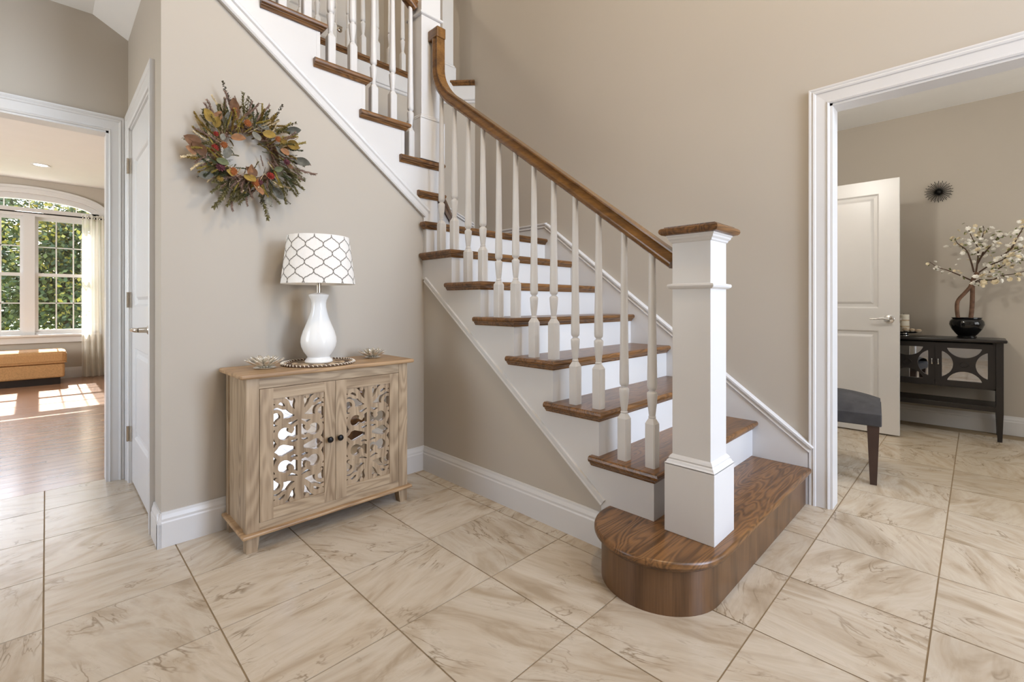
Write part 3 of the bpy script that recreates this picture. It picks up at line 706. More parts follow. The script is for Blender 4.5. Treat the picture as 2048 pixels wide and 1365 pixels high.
fret = MB(); field_mesh(fret, stroke_field(strokes, blobs), -HWm, HWm, -HHm, HHm, 92, 188, lambda a, b, d: (a * .001, d, b * .001), .011)
fret_me = fret.mesh('carved_panel', M['mango']); recalc(fret_me)
for dx0, dx1, kx in ((.6435, .9735, .941), (.9755, 1.3155, .990)):
    dr = part('door', MB().box(dx0, dx0 + .054, y0 - .001, y0 + .02, .1185, .687).box(dx1 - .052, dx1, y0 - .001, y0 + .02, .1185, .687), 'mango', cb)
    dr['label'] = 'carved fretwork door over a mirror'
    part('door_rail', MB().box(dx0 + .054, dx1 - .052, y0 - .0005, y0 + .02, .1185, .168), 'mango_x', dr)
    part('door_rail', MB().box(dx0 + .054, dx1 - .052, y0 - .0005, y0 + .02, .639, .687), 'mango_x', dr)
    fo = link('carved_panel', fret_me, dr, ((dx0 + .054 + dx1 - .052) / 2, y0 + .004, .4035)); wdt = dx1 - .052 - dx0 - .054
    fo.scale = (wdt / .23, 1, 1.002)
    part('mirror', MB().box(dx0 + .05, dx1 - .048, y0 + .0165, y0 + .0195, .162, .645), 'mirror', dr)
    part('knob', MB().lathe([(.006, 0), (.006, .010), (.012, .016), (.0145, .022), (.012, .029), (.004, .033)], n=16).xf(Matrix.Translation((kx, y0, .415)) @ Matrix.Rotation(math.pi / 2, 4, 'X')), 'iron', dr, True)
# ================================================================ LAMP
ZT = .757
mt = thing('woven_mat', 'round woven tan mat with twisted brown and cream rim under the lamp', 'placemat', (.955, 2.31, ZT))
part('disc', MB().lathe([(.160, 0), (.160, .004), (.001, .005)], (.955, 2.31, ZT), 48), 'tan', mt, True)
part('border_ring', MB().lathe([(.122, .0045), (.140, .0050), (.146, .0048)], (.955, 2.31, ZT), 48, False), 'brownfibre', mt)
for k in range(8):
    a = 2 * math.pi * k / 8
    part('leaf_motif', MB().prism([(.955 + r * math.cos(a + d), 2.31 + r * math.sin(a + d)) for r, d in ((.07, 0), (.095, .16), (.12, 0), (.095, -.16))], 'z', ZT + .0048, ZT + .0054), 'brownfibre', mt)
rm = MB().tube([(.955 + .165 * math.cos(2 * math.pi * k / 60), 2.31 + .165 * math.sin(2 * math.pi * k / 60), ZT + .0055) for k in range(61)], .0048, 8)
part('rim', rm, 'brownfibre', mt, True)
tw = MB()
for k in range(56):
    a = 2 * math.pi * k / 56; pts = []
    for q in range(5):
        t = q / 4; g = a + (t - .5) * .075; ph = math.pi * (t * 1.1 - .05); r = .165 + .0056 * math.cos(math.pi - ph); pts.append((.955 + r * math.cos(g), 2.31 + r * math.sin(g), ZT + .0055 + .0056 * math.sin(ph)))
    tw.tube(pts, .0022, 5)
o = part('rim_twist', tw, 'cream', mt, True); o['kind'] = 'stuff'
lm = thing('table_lamp', 'white ceramic table lamp with quatrefoil patterned drum shade on the cabinet', 'lamp', (.955, 2.31, ZT + .005))
LB = (.955, 2.31, ZT + .006)
part('body', MB().lathe([(0.0475, 0), (0.0627, .001), (0.0655, .006), (0.0627, .014), (0.0551, .022), (0.0522, .028), (0.0570, .036), (0.0703, .055), (0.0808, .080), (0.0841, .103), (0.0817, .125), (0.0731, .155), (0.0599, .188), (0.0475, .220), (0.0389, .250), (0.0342, .275), (0.0337, .292), (0.0370, .308), (0.0437, .322), (0.0470, .330), (0.0466, .335), (0.0342, .340), (0.0190, .344), (0.0114, .345)], LB, 48), 'ceramic', lm, True)
part('stem', MB().lathe([(.011, .343), (.011, .40), (.007, .402), (.007, .62)], LB, 16), 'nickel', lm, True)
ZS0, ZS1, RS0, RS1 = 1.150, 1.382, .172, .143
sp = MB(); n = 64
for z, r in ((ZS0, RS0), (ZS1, RS1), (ZS1, RS1 - .002), (ZS0, RS0 - .002)):
    sp.v += [(LB[0] + r * math.cos(2 * math.pi * k / n), LB[1] + r * math.sin(2 * math.pi * k / n), z) for k in range(n)]
for i in range(4):
    for k in range(n): sp.f.append((i * n + k, i * n + (k + 1) % n, ((i + 1) % 4) * n + (k + 1) % n, ((i + 1) % 4) * n + k))
shd = part('shade', sp, 'shade', lm, True)
spd = MB()
for k in range(3):
    a = 2 * math.pi * k / 3; spd.tube([(LB[0], LB[1], ZS1 - .012), (LB[0] + (RS1 - .002) * math.cos(a), LB[1] + (RS1 - .002) * math.sin(a), ZS1 - .008)], .0018, 6)
part('spider', spd, 'nickel', lm)
# printed trellis on the shade: wavy ogee lines in (around, up) space
half = [(0, 0), (.02, .12), (.09, .24), (.19, .33), (.30, .385), (.39, .38), (.43, .47), (.5, .5), (.57, .53), (.61, .62), (.70, .615), (.81, .67), (.91, .76), (.98, .88), (1, 1)]
full = half + [(x_, 2 - y_) for x_, y_ in half[-2::-1]]
NC = 12; CH = .0685       # columns around, half period of the waves in metres
pr = MB(); wv = .0044
def shade_pt(u, z):
    r = RS0 + (RS1 - RS0) * (z - ZS0) / (ZS1 - ZS0) + .0006; a = 2 * math.pi * u / NC
    return (LB[0] + r * math.cos(a), LB[1] + r * math.sin(a), z)
for c in range(NC):
    for sg in (1, -1):
        for rep in range(-1, 4):
            dense = []
            for (xa, ya), (xb, yb) in zip(full[:-1], full[1:]):
                for q in range(3): dense.append((xa + (xb - xa) * q / 3, ya + (yb - ya) * q / 3))
            dense.append(full[-1])
            phase = 0; pts = []
            for xx, yy in dense:
                z = ZS0 - .03 + (rep * 2 + yy + phase) * CH * .62
                pts.append((c + .5 * sg * xx + .0, z))
            for (ua, za), (ub, zb) in zip(pts[:-1], pts[1:]):
                if za < ZS0 + .001 or zb > ZS1 - .001: continue
                du = (ub - ua) * 2 * math.pi * .165 / NC; dz = zb - za; L = math.hypot(du, dz) or 1
                nu, nz = -dz / L * wv / 2 * NC / (2 * math.pi * .165), du / L * wv / 2 * 1
                o_ = len(pr.v); pr.v += [shade_pt(ua + nu, za + nz), shade_pt(ua - nu, za - nz), shade_pt(ub - nu, zb - nz), shade_pt(ub + nu, zb + nz)]; pr.f.append((o_, o_ + 1, o_ + 2, o_ + 3))
part('trellis_print', pr, 'print', shd)
# ================================================================ LOTUS CANDLE HOLDERS
def lotus(cx, cy, R, label):
    t = thing('lotus_candle_holder', label, 'candle holder', (cx, cy, ZT), 'lotus candle holders on the cabinet')
    part('plate', MB().lathe([(R * .40, 0), (R * .50, .003), (R * .54, .006), (R * .2, .006)], (cx, cy, ZT), 24), 'silver', t, True)
    for row, (nn, tilt, L, W) in enumerate(((11, 24, .82, .30), (9, 46, .66, .30), (7, 64, .52, .28))):
        pm = MB(); Ln, Wn = R * L, R * W; vs = []; fs = []
        for i in range(7):
            u = i / 6; ww = Wn * math.sin(math.pi * (u * .92 + .06)) ** .8
            for j in (-1, 0, 1): vs.append((R * .25 + Ln * u, j * ww * .5, .006 + (abs(j) * .22) * ww + .22 * Ln * u * u))
        for i in range(6):
            for j in range(2): fs.append((i * 3 + j, i * 3 + j + 1, i * 3 + j + 4, i * 3 + j + 3))
        pm.add(vs, fs); pm.xf(Matrix.Translation((R * .12, 0, .002)) @ Matrix.Rotation(-math.radians(tilt) * .7, 4, 'Y') @ Matrix.Translation((-R * .12, 0, 0)))
        me = pm.mesh('petal', M['silver'], True)
        for k in range(nn):
            o = link('petal', me, t, (cx, cy, ZT - .004 + .004 * row)); o.rotation_euler = (0, 0, 2 * math.pi * (k + .5 * row) / nn)
            so = o.modifiers.new('thick', 'SOLIDIFY'); so.thickness = .0015
    part('candle', MB().lathe([(R * .24, .008), (R * .24, .040), (R * .20, .043), (.002, .042)], (cx, cy, ZT), 20), 'wax', t, True)
lotus(.705, 2.30, .088, 'larger silver lotus candle holder at the left end of the cabinet')
lotus(1.258, 2.335, .078, 'silver lotus candle holder at the right end of the cabinet by the stairs')

# ================================================================ WREATH
wr = thing('autumn_wreath', 'autumn wreath of dried leaves, wheat and flowers on the pale wall', 'wreath', (.677, WY - .03, 1.768))
WCX, WCZ = .680, 1.765
def wpos(a, r, d): return Vector((WCX + r * math.cos(a), WY - d, WCZ + r * .96 * math.sin(a)))
vine = MB()
for q in range(4):
    vine.tube([wpos(2 * math.pi * k / 40, .128 + .012 * math.sin(5 * k * 2 * math.pi / 40 + q * 1.6), .022 + .012 * math.cos(5 * k * 2 * math.pi / 40 + q * 1.6)) for k in range(41)], .007, 6)
part('vine_ring', vine, 'bark', wr, True)
def leaf_mesh(L, W, mat, curl=.25, tip=1.0):
    mb = MB(); n = 8; vs = []; fs = []
    for i in range(n + 1):
        u = i / n; ww = W * (math.sin(math.pi * u ** tip) ** .75 if 0 < u < 1 else 0)
        for j in (-1, -.5, 0, .5, 1): vs.append((L * u, j * ww * .5, curl * L * u * u + abs(j) * .16 * ww + .02 * L * math.sin(u * 9 + j * 2)))
    for i in range(n):
        for j in range(4): fs.append((i * 5 + j, i * 5 + j + 1, i * 5 + j + 6, i * 5 + j + 5))
    mb.add(vs, fs).tube([(L * u / 5, 0, curl * L * (u / 5) ** 2 - .0005) for u in range(6)], .0009, 4)
    return mb.mesh('leaf', M[mat], True)
def sprig_mesh(L, mat, kind, seed):
    r = random.Random(seed); mb = MB(); n = 9
    spine = [(L * i / n, .10 * L * math.sin(i / n * 2.2 + seed) * i / n, .12 * L * (i / n) ** 2) for i in range(n + 1)]
    mb.tube(spine, [.0016 * (1 - .7 * i / n) for i in range(n + 1)], 5)
    cnt = {'needle': 95, 'plume': 150, 'wheat': 34, 'bud': 60}[kind]
    for k in range(cnt):
        t = (.25 if kind != 'wheat' else .5) + (.75 if kind != 'wheat' else .5) * k / cnt; i = min(n - 1, int(t * n)); f = t * n - i
        p = Vector(spine[i]).lerp(Vector(spine[i + 1]), f); ang = r.random() * 6.28
        out = Vector((0, math.cos(ang), math.sin(ang)))
        if kind == 'needle': d, ln, wd = (Vector((.8, 0, 0)) + out).normalized(), .014 * r.uniform(.7, 1.2), .0034
        elif kind == 'plume': d, ln, wd = (Vector((1.2, 0, 0)) + out).normalized(), .017 * r.uniform(.6, 1.2) * (1.2 - t * .5), .0022
        elif kind == 'wheat': d, ln, wd = (Vector((1.6, 0, 0)) + out).normalized(), .012, .0042
        else: d, ln, wd = (Vector((.5, 0, 0)) + out).normalized(), .008, .0040
        sd = d.cross(out if abs(d.dot(out)) < .95 else Vector((0, 0, 1))).normalized(); q = p + d * ln; o_ = len(mb.v)
        mb.v += [tuple(p), tuple(p + d * ln * .5 + sd * wd), tuple(q), tuple(p + d * ln * .5 - sd * wd)]; mb.f.append((o_, o_ + 1, o_ + 2, o_ + 3))
    return mb.mesh('sprig', M[mat], True)
def place_w(name, me, a, r, d, direction, lift, roll, scale=1.0, label=None):
    o = link(name, me, wr, wpos(a, r, d)); x = Vector((math.cos(direction) * math.cos(lift), -math.sin(lift), math.sin(direction) * math.cos(lift)))
    z0 = Vector((0, -1, 0)); y_ = z0.cross(x).normalized(); z_ = x.cross(y_).normalized()
    rot = Matrix((x, y_, z_)).transposed() @ Matrix.Rotation(roll, 3, 'X')
    o.rotation_euler = rot.to_euler(); o.scale = (scale,) * 3
    if label: o['label'] = label
    return o
spr = [sprig_mesh(.13, 'w_olive', 'needle', 1), sprig_mesh(.12, 'w_green', 'needle', 2), sprig_mesh(.12, 'w_yell', 'plume', 3), sprig_mesh(.13, 'w_pink', 'plume', 4), sprig_mesh(.12, 'w_wheat', 'wheat', 5), sprig_mesh(.13, 'w_dark', 'bud', 6), sprig_mesh(.11, 'w_gold', 'plume', 7), sprig_mesh(.12, 'w_olive', 'bud', 8)]
spn = ('rosemary_sprig', 'fern_sprig', 'yellow_plume', 'pink_grass_plume', 'wheat_ear', 'dark_bud_sprig', 'gold_plume', 'olive_bud_sprig')
rw_ = random.Random(11)
for k in range(230):                              # body of the wreath
    a = 2 * math.pi * k / 230 + rw_.uniform(-.05, .05); q = rw_.choice((0, 0, 1, 2, 2, 3, 3, 4, 6, 6, 7)) if math.sin(a - .3) > 0 else rw_.choice((0, 0, 0, 1, 2, 3, 3, 4, 5, 7))
    inner = k % 5 == 0
    r = rw_.uniform(.095, .175)
    dr_ = a + (rw_.uniform(-.9, .9) if not inner else math.pi + rw_.uniform(-.6, .6)) - .35
    place_w(spn[q], spr[q], a, r, rw_.uniform(.03, .065), dr_, rw_.uniform(.0, .45), rw_.uniform(-1, 1), rw_.uniform(.62, 1.0) * (.55 if inner else 1))
def toward(px, py, q, sc_=1.0, r=.15, jit=0):     # a sprig whose tip reaches a given place of the photo
    X, _, Z = ony(px, py, WY - .05); dx, dz = X - WCX, (Z - WCZ) / .96; a = math.atan2(dz, dx); L = max(.05, math.hypot(dx, dz) - r) / .125
    place_w(spn[q], spr[q], a + jit, r, .05, a - jit * .6, .12, rw_.uniform(-.4, .4), L * sc_)
for px, py, q in ((449, 172, 5), (446, 190, 3), (492, 196, 7), (505, 216, 0), (437, 214, 0), (400, 235, 0), (412, 231, 5), (522, 228, 4), (552, 227, 6), (566, 222, 5), (575, 245, 2), (588, 245, 7), (606, 283, 2), (625, 347, 3), (610, 360, 7), (602, 380, 0), (590, 352, 0), (573, 400, 2), (570, 410, 5), (545, 415, 7), (528, 436, 0), (492, 410, 3), (450, 408, 0), (424, 412, 0), (422, 384, 0), (392, 341, 2), (388, 345, 6), (354, 313, 4), (362, 316, 6), (380, 280, 5), (560, 385, 4), (588, 340, 4), (410, 278, 4), (418, 300, 4), (430, 350, 4), (455, 372, 4)):
    toward(px, py, q)
lv = {k: leaf_mesh(L, W, m_, c_, t_) for k, (L, W, m_, c_, t_) in dict(brown=(.075, .048, 'w_brown', .2, .8), tan=(.062, .046, 'w_tan', .3, .7), gold=(.062, .042, 'w_gold', .25, .9), grey=(.066, .042, 'w_grey', .25, 1.0), slate=(.075, .036, 'w_slate', .15, 1.1), green=(.055, .036, 'w_green', .2, .9)).items()}
for px, py, k, dg, sc_ in ((452, 250, 'grey', 95, 1.15), (447, 268, 'grey', 250, .7), (462, 273, 'tan', -15, 1.2), (425, 245, 'gold', 130, 1.2), (432, 255, 'gold', 80, 1.0), (508, 262, 'grey', -75, 1.1), (524, 266, 'gold', -10, 1.15), (515, 247, 'slate', -20, .9), (568, 262, 'slate', 15, 1.25), (553, 290, 'slate', -75, 1.2), (564, 297, 'tan', -70, 1.0), (575, 283, 'gold', -35, 1.3), (572, 288, 'brown', -15, 1.0), (585, 318, 'slate', -15, 1.35), (570, 322, 'brown', -60, .9), (545, 372, 'slate', -50, 1.3), (512, 370, 'tan', -85, 1.35), (515, 352, 'brown', 150, 1.0), (490, 348, 'gold', -50, 1.25), (500, 350, 'tan', 100, 1.0), (428, 350, 'slate', 200, 1.3), (432, 318, 'green', -30, 1.2), (450, 318, 'grey', 75, 1.0), (404, 292, 'brown', 165, 1.35), (412, 310, 'brown', 140, 1.2), (395, 305, 'tan', 170, 1.0), (470, 225, 'brown', 100, 1.0), (462, 240, 'brown', 60, 1.0), (548, 340, 'green', 20, .9), (430, 240, 'tan', 60, .9), (535, 395, 'grey', -80, .8), (470, 350, 'gold', 170, .9)):
    X, _, Z = ony(px, py, WY - .07); dx, dz = X - WCX, (Z - WCZ) / .96
    place_w('dried_leaf', lv[k], math.atan2(dz, dx), math.hypot(dx, dz), .062 + rw_.uniform(0, .015), math.radians(dg), rw_.uniform(.1, .5), rw_.uniform(-.5, .5), sc_ * .84)
def flower_mesh(R, n, mat, layers=2):
    mb = MB()
    for l in range(layers):
        for k in range(n):
            a = 2 * math.pi * (k + .5 * l) / n; rr = R * (1 - .3 * l); w_ = 2.2 * rr / n; c, s_ = math.cos(a), math.sin(a); z = .003 + .004 * l
            o_ = len(mb.v); mb.v += [(0, 0, z), (c * rr * .6 - s_ * w_, s_ * rr * .6 + c * w_, z + .004), (c * rr, s_ * rr, z + .003), (c * rr * .6 + s_ * w_, s_ * rr * .6 - c * w_, z + .004)]; mb.f.append((o_, o_ + 1, o_ + 2, o_ + 3))
    mb.sphere((0, 0, .005), R * .2, 8, 6, 1, 1, .6); return mb.mesh('flower', M[mat])
flw = {k: flower_mesh(r_, n_, m_, l_) for k, (r_, n_, m_, l_) in dict(rust=(.020, 11, 'w_rust', 2), red=(.019, 12, 'w_red', 4), plum=(.019, 10, 'w_plum', 3), gold=(.018, 11, 'w_gold', 2)).items()}
for px, py, k, sc_ in ((495, 247, 'rust', 1.0), (470, 221, 'rust', .8), (566, 284, 'gold', 1.3), (429, 296, 'red', 1.0), (441, 335, 'plum', 1.2), (466, 343, 'rust', 1.1), (511, 366, 'rust', 1.1), (520, 365, 'plum', .8), (541, 353, 'red', 1.15), (573, 325, 'plum', 1.0), (556, 279, 'rust', .9), (432, 268, 'red', .7), (448, 290, 'rust', .9), (440, 358, 'gold', .9)):
    X, _, Z = ony(px, py, WY - .08); dx, dz = X - WCX, (Z - WCZ) / .96
    place_w('dried_flower', flw[k], math.atan2(dz, dx), math.hypot(dx, dz), .078, 0, 0, rw_.uniform(-.3, .3), sc_)

# ================================================================ LIVING ROOM
wn_ = thing('window_1', 'white arched living room window with double hung sashes', 'window', (WC, 9.1, .62), kind='structure')
cs = MB(); ao, ai = arch(.085), arch(0)
def casep(o, zb): a = arch(o); return [(WC + WH + o, zb)] + a + [(WC - WH - o, zb)]
A0, A1 = casep(0, .62), casep(.085, .62); n = len(A0)
for lo, hi, d in ((A0, A1, .02), (casep(.055, .62), A1, .032)):
    for i in range(n - 1):
        q = [lo[i], lo[i + 1], hi[i + 1], hi[i]]; cs.prism(q, 'y', 9.1 - d, 9.1)
part('casing', cs, 'white', wn_)
part('sill', MB().box(WC - WH - .11, WC + WH + .11, 9.04, 9.1, .60, .625).box(WC - WH - .085, WC + WH + .085, 9.075, 9.1, .51, .60), 'white', wn_)
fr = MB(); A2 = casep(-.07, .62)
for i in range(n - 1): fr.prism([A2[i], A2[i + 1], A0[i + 1], A0[i]], 'y', 9.13, 9.22)
fr.box(WC - WH, WC + WH, 9.13, 9.22, 2.245, 2.355).box(WC - WH, WC + WH, 9.13, 9.22, .62, .655)
part('frame', fr, 'white', wn_)
part('mullion', MB().box(WC - .055, WC + .055, 9.12, 9.22, .62, 2.25), 'white', wn_)
for k in (-2, -1, 0, 1, 2): part('transom_muntin', MB().box(WC + k * .235 - .006, WC + k * .235 + .006, 9.165, 9.18, 2.35, 2.49), 'white', wn_)
part('transom_pane', MB().prism([(WC + WH - .07, 2.35)] + arch(-.06) + [(WC - WH + .07, 2.35)], 'y', 9.171, 9.174), 'glass', wn_)
for s_ in (-1, 1):
    xa, xb = (WC + .0535, WC + WH - .06) if s_ > 0 else (WC - WH + .06, WC - .0535)
    for za, zb, yy in ((.65, 1.47, 9.15), (1.43, 2.245, 9.18)):
        sh = part('sash', MB().box(xa, xa + .035, yy, yy + .03, za, zb).box(xb - .035, xb, yy, yy + .03, za, zb).box(xa + .035, xb - .035, yy + .001, yy + .029, za, za + .04).box(xa + .035, xb - .035, yy + .001, yy + .029, zb - .045, zb), 'white', wn_)
        gx0, gx1, gz0, gz1 = xa + .035, xb - .035, za + .04, zb - .045
        for c in (1, 2): part('muntin', MB().box(gx0 + (gx1 - gx0) * c / 3 - .007, gx0 + (gx1 - gx0) * c / 3 + .007, yy + .010, yy + .020, gz0, gz1), 'white', sh)
        part('muntin', MB().box(gx0, gx1, yy + .010, yy + .020, (gz0 + gz1) / 2 - .007, (gz0 + gz1) / 2 + .007), 'white', sh)
        part('pane', MB().box(gx0, gx1, yy + .0135, yy + .0165, gz0, gz1), 'glass', sh)
rd = thing('curtain_rod', 'thin dark curtain rod across the arched window', 'curtain rod', (WC, 8.99, 2.27))
part('rod', MB().tube([(-1.1, 8.985, 2.272), (.60, 8.985, 2.272)], .009, 10), 'iron', rd, True)
part('bracket', MB().tube([(.60, 8.985, 2.272), (.60, 9.1, 2.272)], .008, 8).box(.585, .615, 9.09, 9.1, 2.22, 2.30), 'iron', rd)
part('bracket', MB().tube([(-1.05, 8.985, 2.272), (-1.05, 9.1, 2.272)], .008, 8), 'iron', rd)
cu = MB(); nu, nz_ = 70, 14
for i in range(nu + 1):
    u = i / nu
    for j in range(nz_ + 1):
        v = j / nz_; z = 2.315 - 2.305 * v; x = .355 + (.27 + .03 * v) * u; yy = 8.985 + (.028 + .014 * v) * math.sin(u * 6.28 * 4.5 + .4 * math.sin(v * 3)); cu.v.append((x, yy, z))
for i in range(nu):
    for j in range(nz_): cu.f.append((i * (nz_ + 1) + j, (i + 1) * (nz_ + 1) + j, (i + 1) * (nz_ + 1) + j + 1, i * (nz_ + 1) + j + 1))
ct = thing('sheer_curtain', 'white sheer curtain hanging at the right of the window', 'curtain', (.49, 8.985, 0))
part('drape', cu, 'sheer', ct, True)
for u in (.04, .26, .48, .70, .92):
    part('grommet', MB().tube([(.355 + .27 * u, 8.985 + .026 * math.cos(a), 2.272 + .026 * math.sin(a)) for a in [2 * math.pi * k / 16 for k in range(17)]], .004, 6), 'nickel', ct, True)
ot = thing('ottoman', 'tan upholstered ottoman under the living room window', 'ottoman', (-.4, 8.73, 0))
part('base', MB().box(-1.0, .17, 8.46, 8.98, .09, .27), 'ottoman', ot, False, .02)
part('cushion', MB().box(-1.02, .19, 8.445, 8.99, .265, .44), 'ottoman', ot, False, .045)
part('piping', MB().tube([(-1.0, 8.45, .285), (.175, 8.45, .285), (.185, 8.46, .285), (.185, 8.97, .285)], .006, 6), 'ottoman', ot)
part('plinth', MB().box(-.97, .13, 8.50, 8.94, 0, .09), 'black_wood', ot)
dl = thing('recessed_light', 'round recessed light in the living room ceiling', 'ceiling light', (-.05, 8.07, CEIL))
part('trim_ring', MB().lathe([(.062, .001), (.085, -.006), (.088, .001)], (-.05, 8.07, CEIL), 32, False), 'white', dl, True)
part('lens', MB().lathe([(.062, 0), (.001, -.002)], (-.05, 8.07, CEIL), 32), 'glow', dl)
# outside: lawn and trees
struct('ground', MB().box(-30, 30, 9.4, 60, -.6, -.5), 'grass', 'green lawn outside the living room window', 'ground')
tr_ = random.Random(5)
def tree(x, y, h, r, mats, n, label):
    t = thing('tree', label, 'tree', (x, y, -.5), 'trees outside the window')
    part('trunk', MB().tube([(x, y, -.5), (x + .1, y, h * .3), (x - .05, y + .1, h * .6), (x, y, h * .9)], [.16, .13, .09, .03], 8), 'trunk', t, True)
    for m_, share in mats:
        mb = MB()
        cl_ = [(tr_.gauss(0, .42) * r, tr_.gauss(0, .42) * r, h * tr_.uniform(.18, 1.0)) for _ in range(26)]
        for _ in range(int(n * share)):
            c = tr_.choice(cl_); p = Vector((x + c[0] + tr_.gauss(0, .32), y + c[1] + tr_.gauss(0, .32), c[2] + tr_.gauss(0, .28)))
            a = Vector((tr_.gauss(0, 1), tr_.gauss(0, 1), tr_.gauss(0, 1))).normalized() * .062; b = a.cross(Vector((tr_.gauss(0, 1), tr_.gauss(0, 1), 1))).normalized() * .04
            mb.add([p - a, p + b, p + a, p - b], [(0, 1, 2, 3)])
        o = part('foliage', mb, m_, t); o['kind'] = 'stuff'
tree(-3.2, 15.0, 3.3, 1.2, (('l1', .5), ('l2', .5)), 9000, 'leafy green tree seen in the left window sash')
tree(.3, 15.5, 3.4, 1.0, (('l2', .45), ('l3', .2), ('l1', .35)), 10000, 'yellowing tree seen in the right window sash')
tree(2.6, 20.0, 4.2, 1.2, (('l1', .7), ('l3', .3)), 9000, 'tall green tree behind the yellowing one')
tree(-2.9, 28.0, 5.6, 2.3, (('l1', .8), ('l2', .2)), 16000, 'large dark tree at the back of the lawn')

tree(-1.0, 21.0, 4.4, 1.4, (('l1', .6), ('l2', .4)), 15000, 'full green tree in the middle of the lawn')
tree(3.6, 28.0, 5.6, 2.0, (('l1', .8), ('l2', .2)), 14000, 'far dark tree at the right of the lawn')
# ================================================================ DINING ROOM
ck = thing('console_table', 'black console table with two arched lattice doors against the dining wall', 'console table', (5.27, .24, 0))
cx0, cx1, ca, cbb = 5.10, 5.42, -.140, .635
part('top', MB().box(cx0 - .022, cx1 + .012, ca - .020, cbb + .020, .752, .776), 'black_wood', ck, False, .007)
for yy in (ca, cbb):
    s_ = 1 if yy < 0 else -1
    for xx in (cx0, cx1 - .04):
        q = lambda w, z: [(xx + .02 - w / 2, yy + s_ * (.02 - w / 2), z), (xx + .02 + w / 2, yy + s_ * (.02 - w / 2), z), (xx + .02 + w / 2, yy + s_ * (.02 + w / 2), z), (xx + .02 - w / 2, yy + s_ * (.02 + w / 2), z)]
        part('leg', MB().add(q(.026, 0) + q(.040, .22) + q(.040, .752), [(0, 1, 2, 3)] + [(j * 4 + i, j * 4 + (i + 1) % 4, j * 4 + 4 + (i + 1) % 4, j * 4 + 4 + i) for j in range(2) for i in range(4)] + [(8, 9, 10, 11)]), 'black_wood', ck)
part('case', MB().box(cx0 + .03, cx1, ca + .04, ca + .055, .385, .752).box(cx0 + .03, cx1, cbb - .055, cbb - .04, .385, .752).box(cx0 + .03, cx1, ca + .04, cbb - .04, .385, .400).box(cx1 - .012, cx1, ca + .04, cbb - .04, .385, .752), 'black_wood', ck)
part('inner_shelf', MB().box(cx0 + .05, cx1 - .012, ca + .055, cbb - .055, .54, .55), 'black_wood', ck)
part('low_shelf', MB().box(cx0 + .01, cx1 - .01, ca + .03, cbb - .03, .222, .262), 'black_wood', ck, False, .003)
def con_field(W, Hh):
    ix, iz = W / 2 - .040, Hh / 2 - .040
    def f(X, Z):
        inner = np.minimum(ix - np.abs(X), iz - np.abs(Z))
        R = .103; v = np.maximum(R - np.hypot(X, Z - .157), R - np.hypot(X, Z + .157))
        R2 = .114; h = np.maximum(R2 - np.hypot(X - .178, Z), R2 - np.hypot(X + .178, Z))
        hole = np.minimum(inner, np.maximum(v, h)); return -hole
    return f
DW = (.245 - (ca + .045)); DH = .34
for yc, hy_ in ((.245 - DW / 2 - .001, .226), (.245 + DW / 2 + .001, .264)):
    f0 = con_field(DW, DH)
    mb = field_mesh(MB(), lambda X, Z: np.minimum(f0(X, Z), np.minimum(DW / 2 - np.abs(X), DH / 2 - np.abs(Z)) + 1e-4), -DW / 2, DW / 2, -DH / 2, DH / 2, 64, 64, lambda a, b, d: (cx0 + .012 + d, yc + a, .568 + b), .018)
    dr = part('door', mb, 'black_wood', ck)
    part('glass', MB().box(cx0 + .024, cx0 + .027, yc - DW / 2 + .02, yc + DW / 2 - .02, .42, .72), 'cabinet_glass', dr)
    part('oval_ring', MB().tube([(cx0 + .010, yc + .024 * math.cos(a), .568 + .020 * math.sin(a)) for a in [2 * math.pi * k / 20 for k in range(21)]], .0035, 6), 'black_wood', dr, True)
    part('pull', MB().tube(curve([(cx0 + .011, hy_, .606), (cx0 - .006, hy_, .604), (cx0 - .009, hy_, .585), (cx0 - .006, hy_, .566), (cx0 + .002, hy_, .562)], 4), [.004, .004, .0045, .005, .005, .0045, .004, .004, .0045, .005, .006, .0065, .007, .006, .005, .004, .003][:17], 8), 'chrome', dr, True)
PT = (5.27, .062, .776)
pb = thing('blossom_tree', 'artificial white blossom tree in a round black glazed bowl', 'potted plant', PT)
part('pot', MB().lathe([(0.0532, 0), (0.0593, .004), (0.0593, .012), (0.0532, .018), (0.0669, .034), (0.0912, .070), (0.1049, .108), (0.1018, .132), (0.0912, .148), (0.0851, .153), (0.0904, .158), (0.0904, .164), (0.0806, .161), (0.0775, .148)], PT, 40, True), 'black_glaze', pb, True)
part('soil', MB().lathe([(.079, .150), (.001, .154)], PT, 24), 'soil', pb)
def T3(px, py, x=5.27): return onx(px, py, x)
part('trunk', MB().tube(curve([T3(1917, 642), T3(1914, 620), T3(1916, 602), T3(1930, 586), T3(1942, 572), T3(1948, 556), T3(1955, 545)], 6), [.0135] * 12 + [.013] * 12 + [.0145] * 13, 10), 'bark', pb, True)
part('trunk', MB().tube(curve([T3(1941, 642, 5.285), T3(1944, 615, 5.285), T3(1945, 590, 5.28), T3(1945, 572, 5.275)], 6), [.0145] * 19, 10), 'bark', pb, True)
blm = {'blossom': MB(), 'blossom_c': MB(), 'leafgreen': MB()}
rb = random.Random(3)
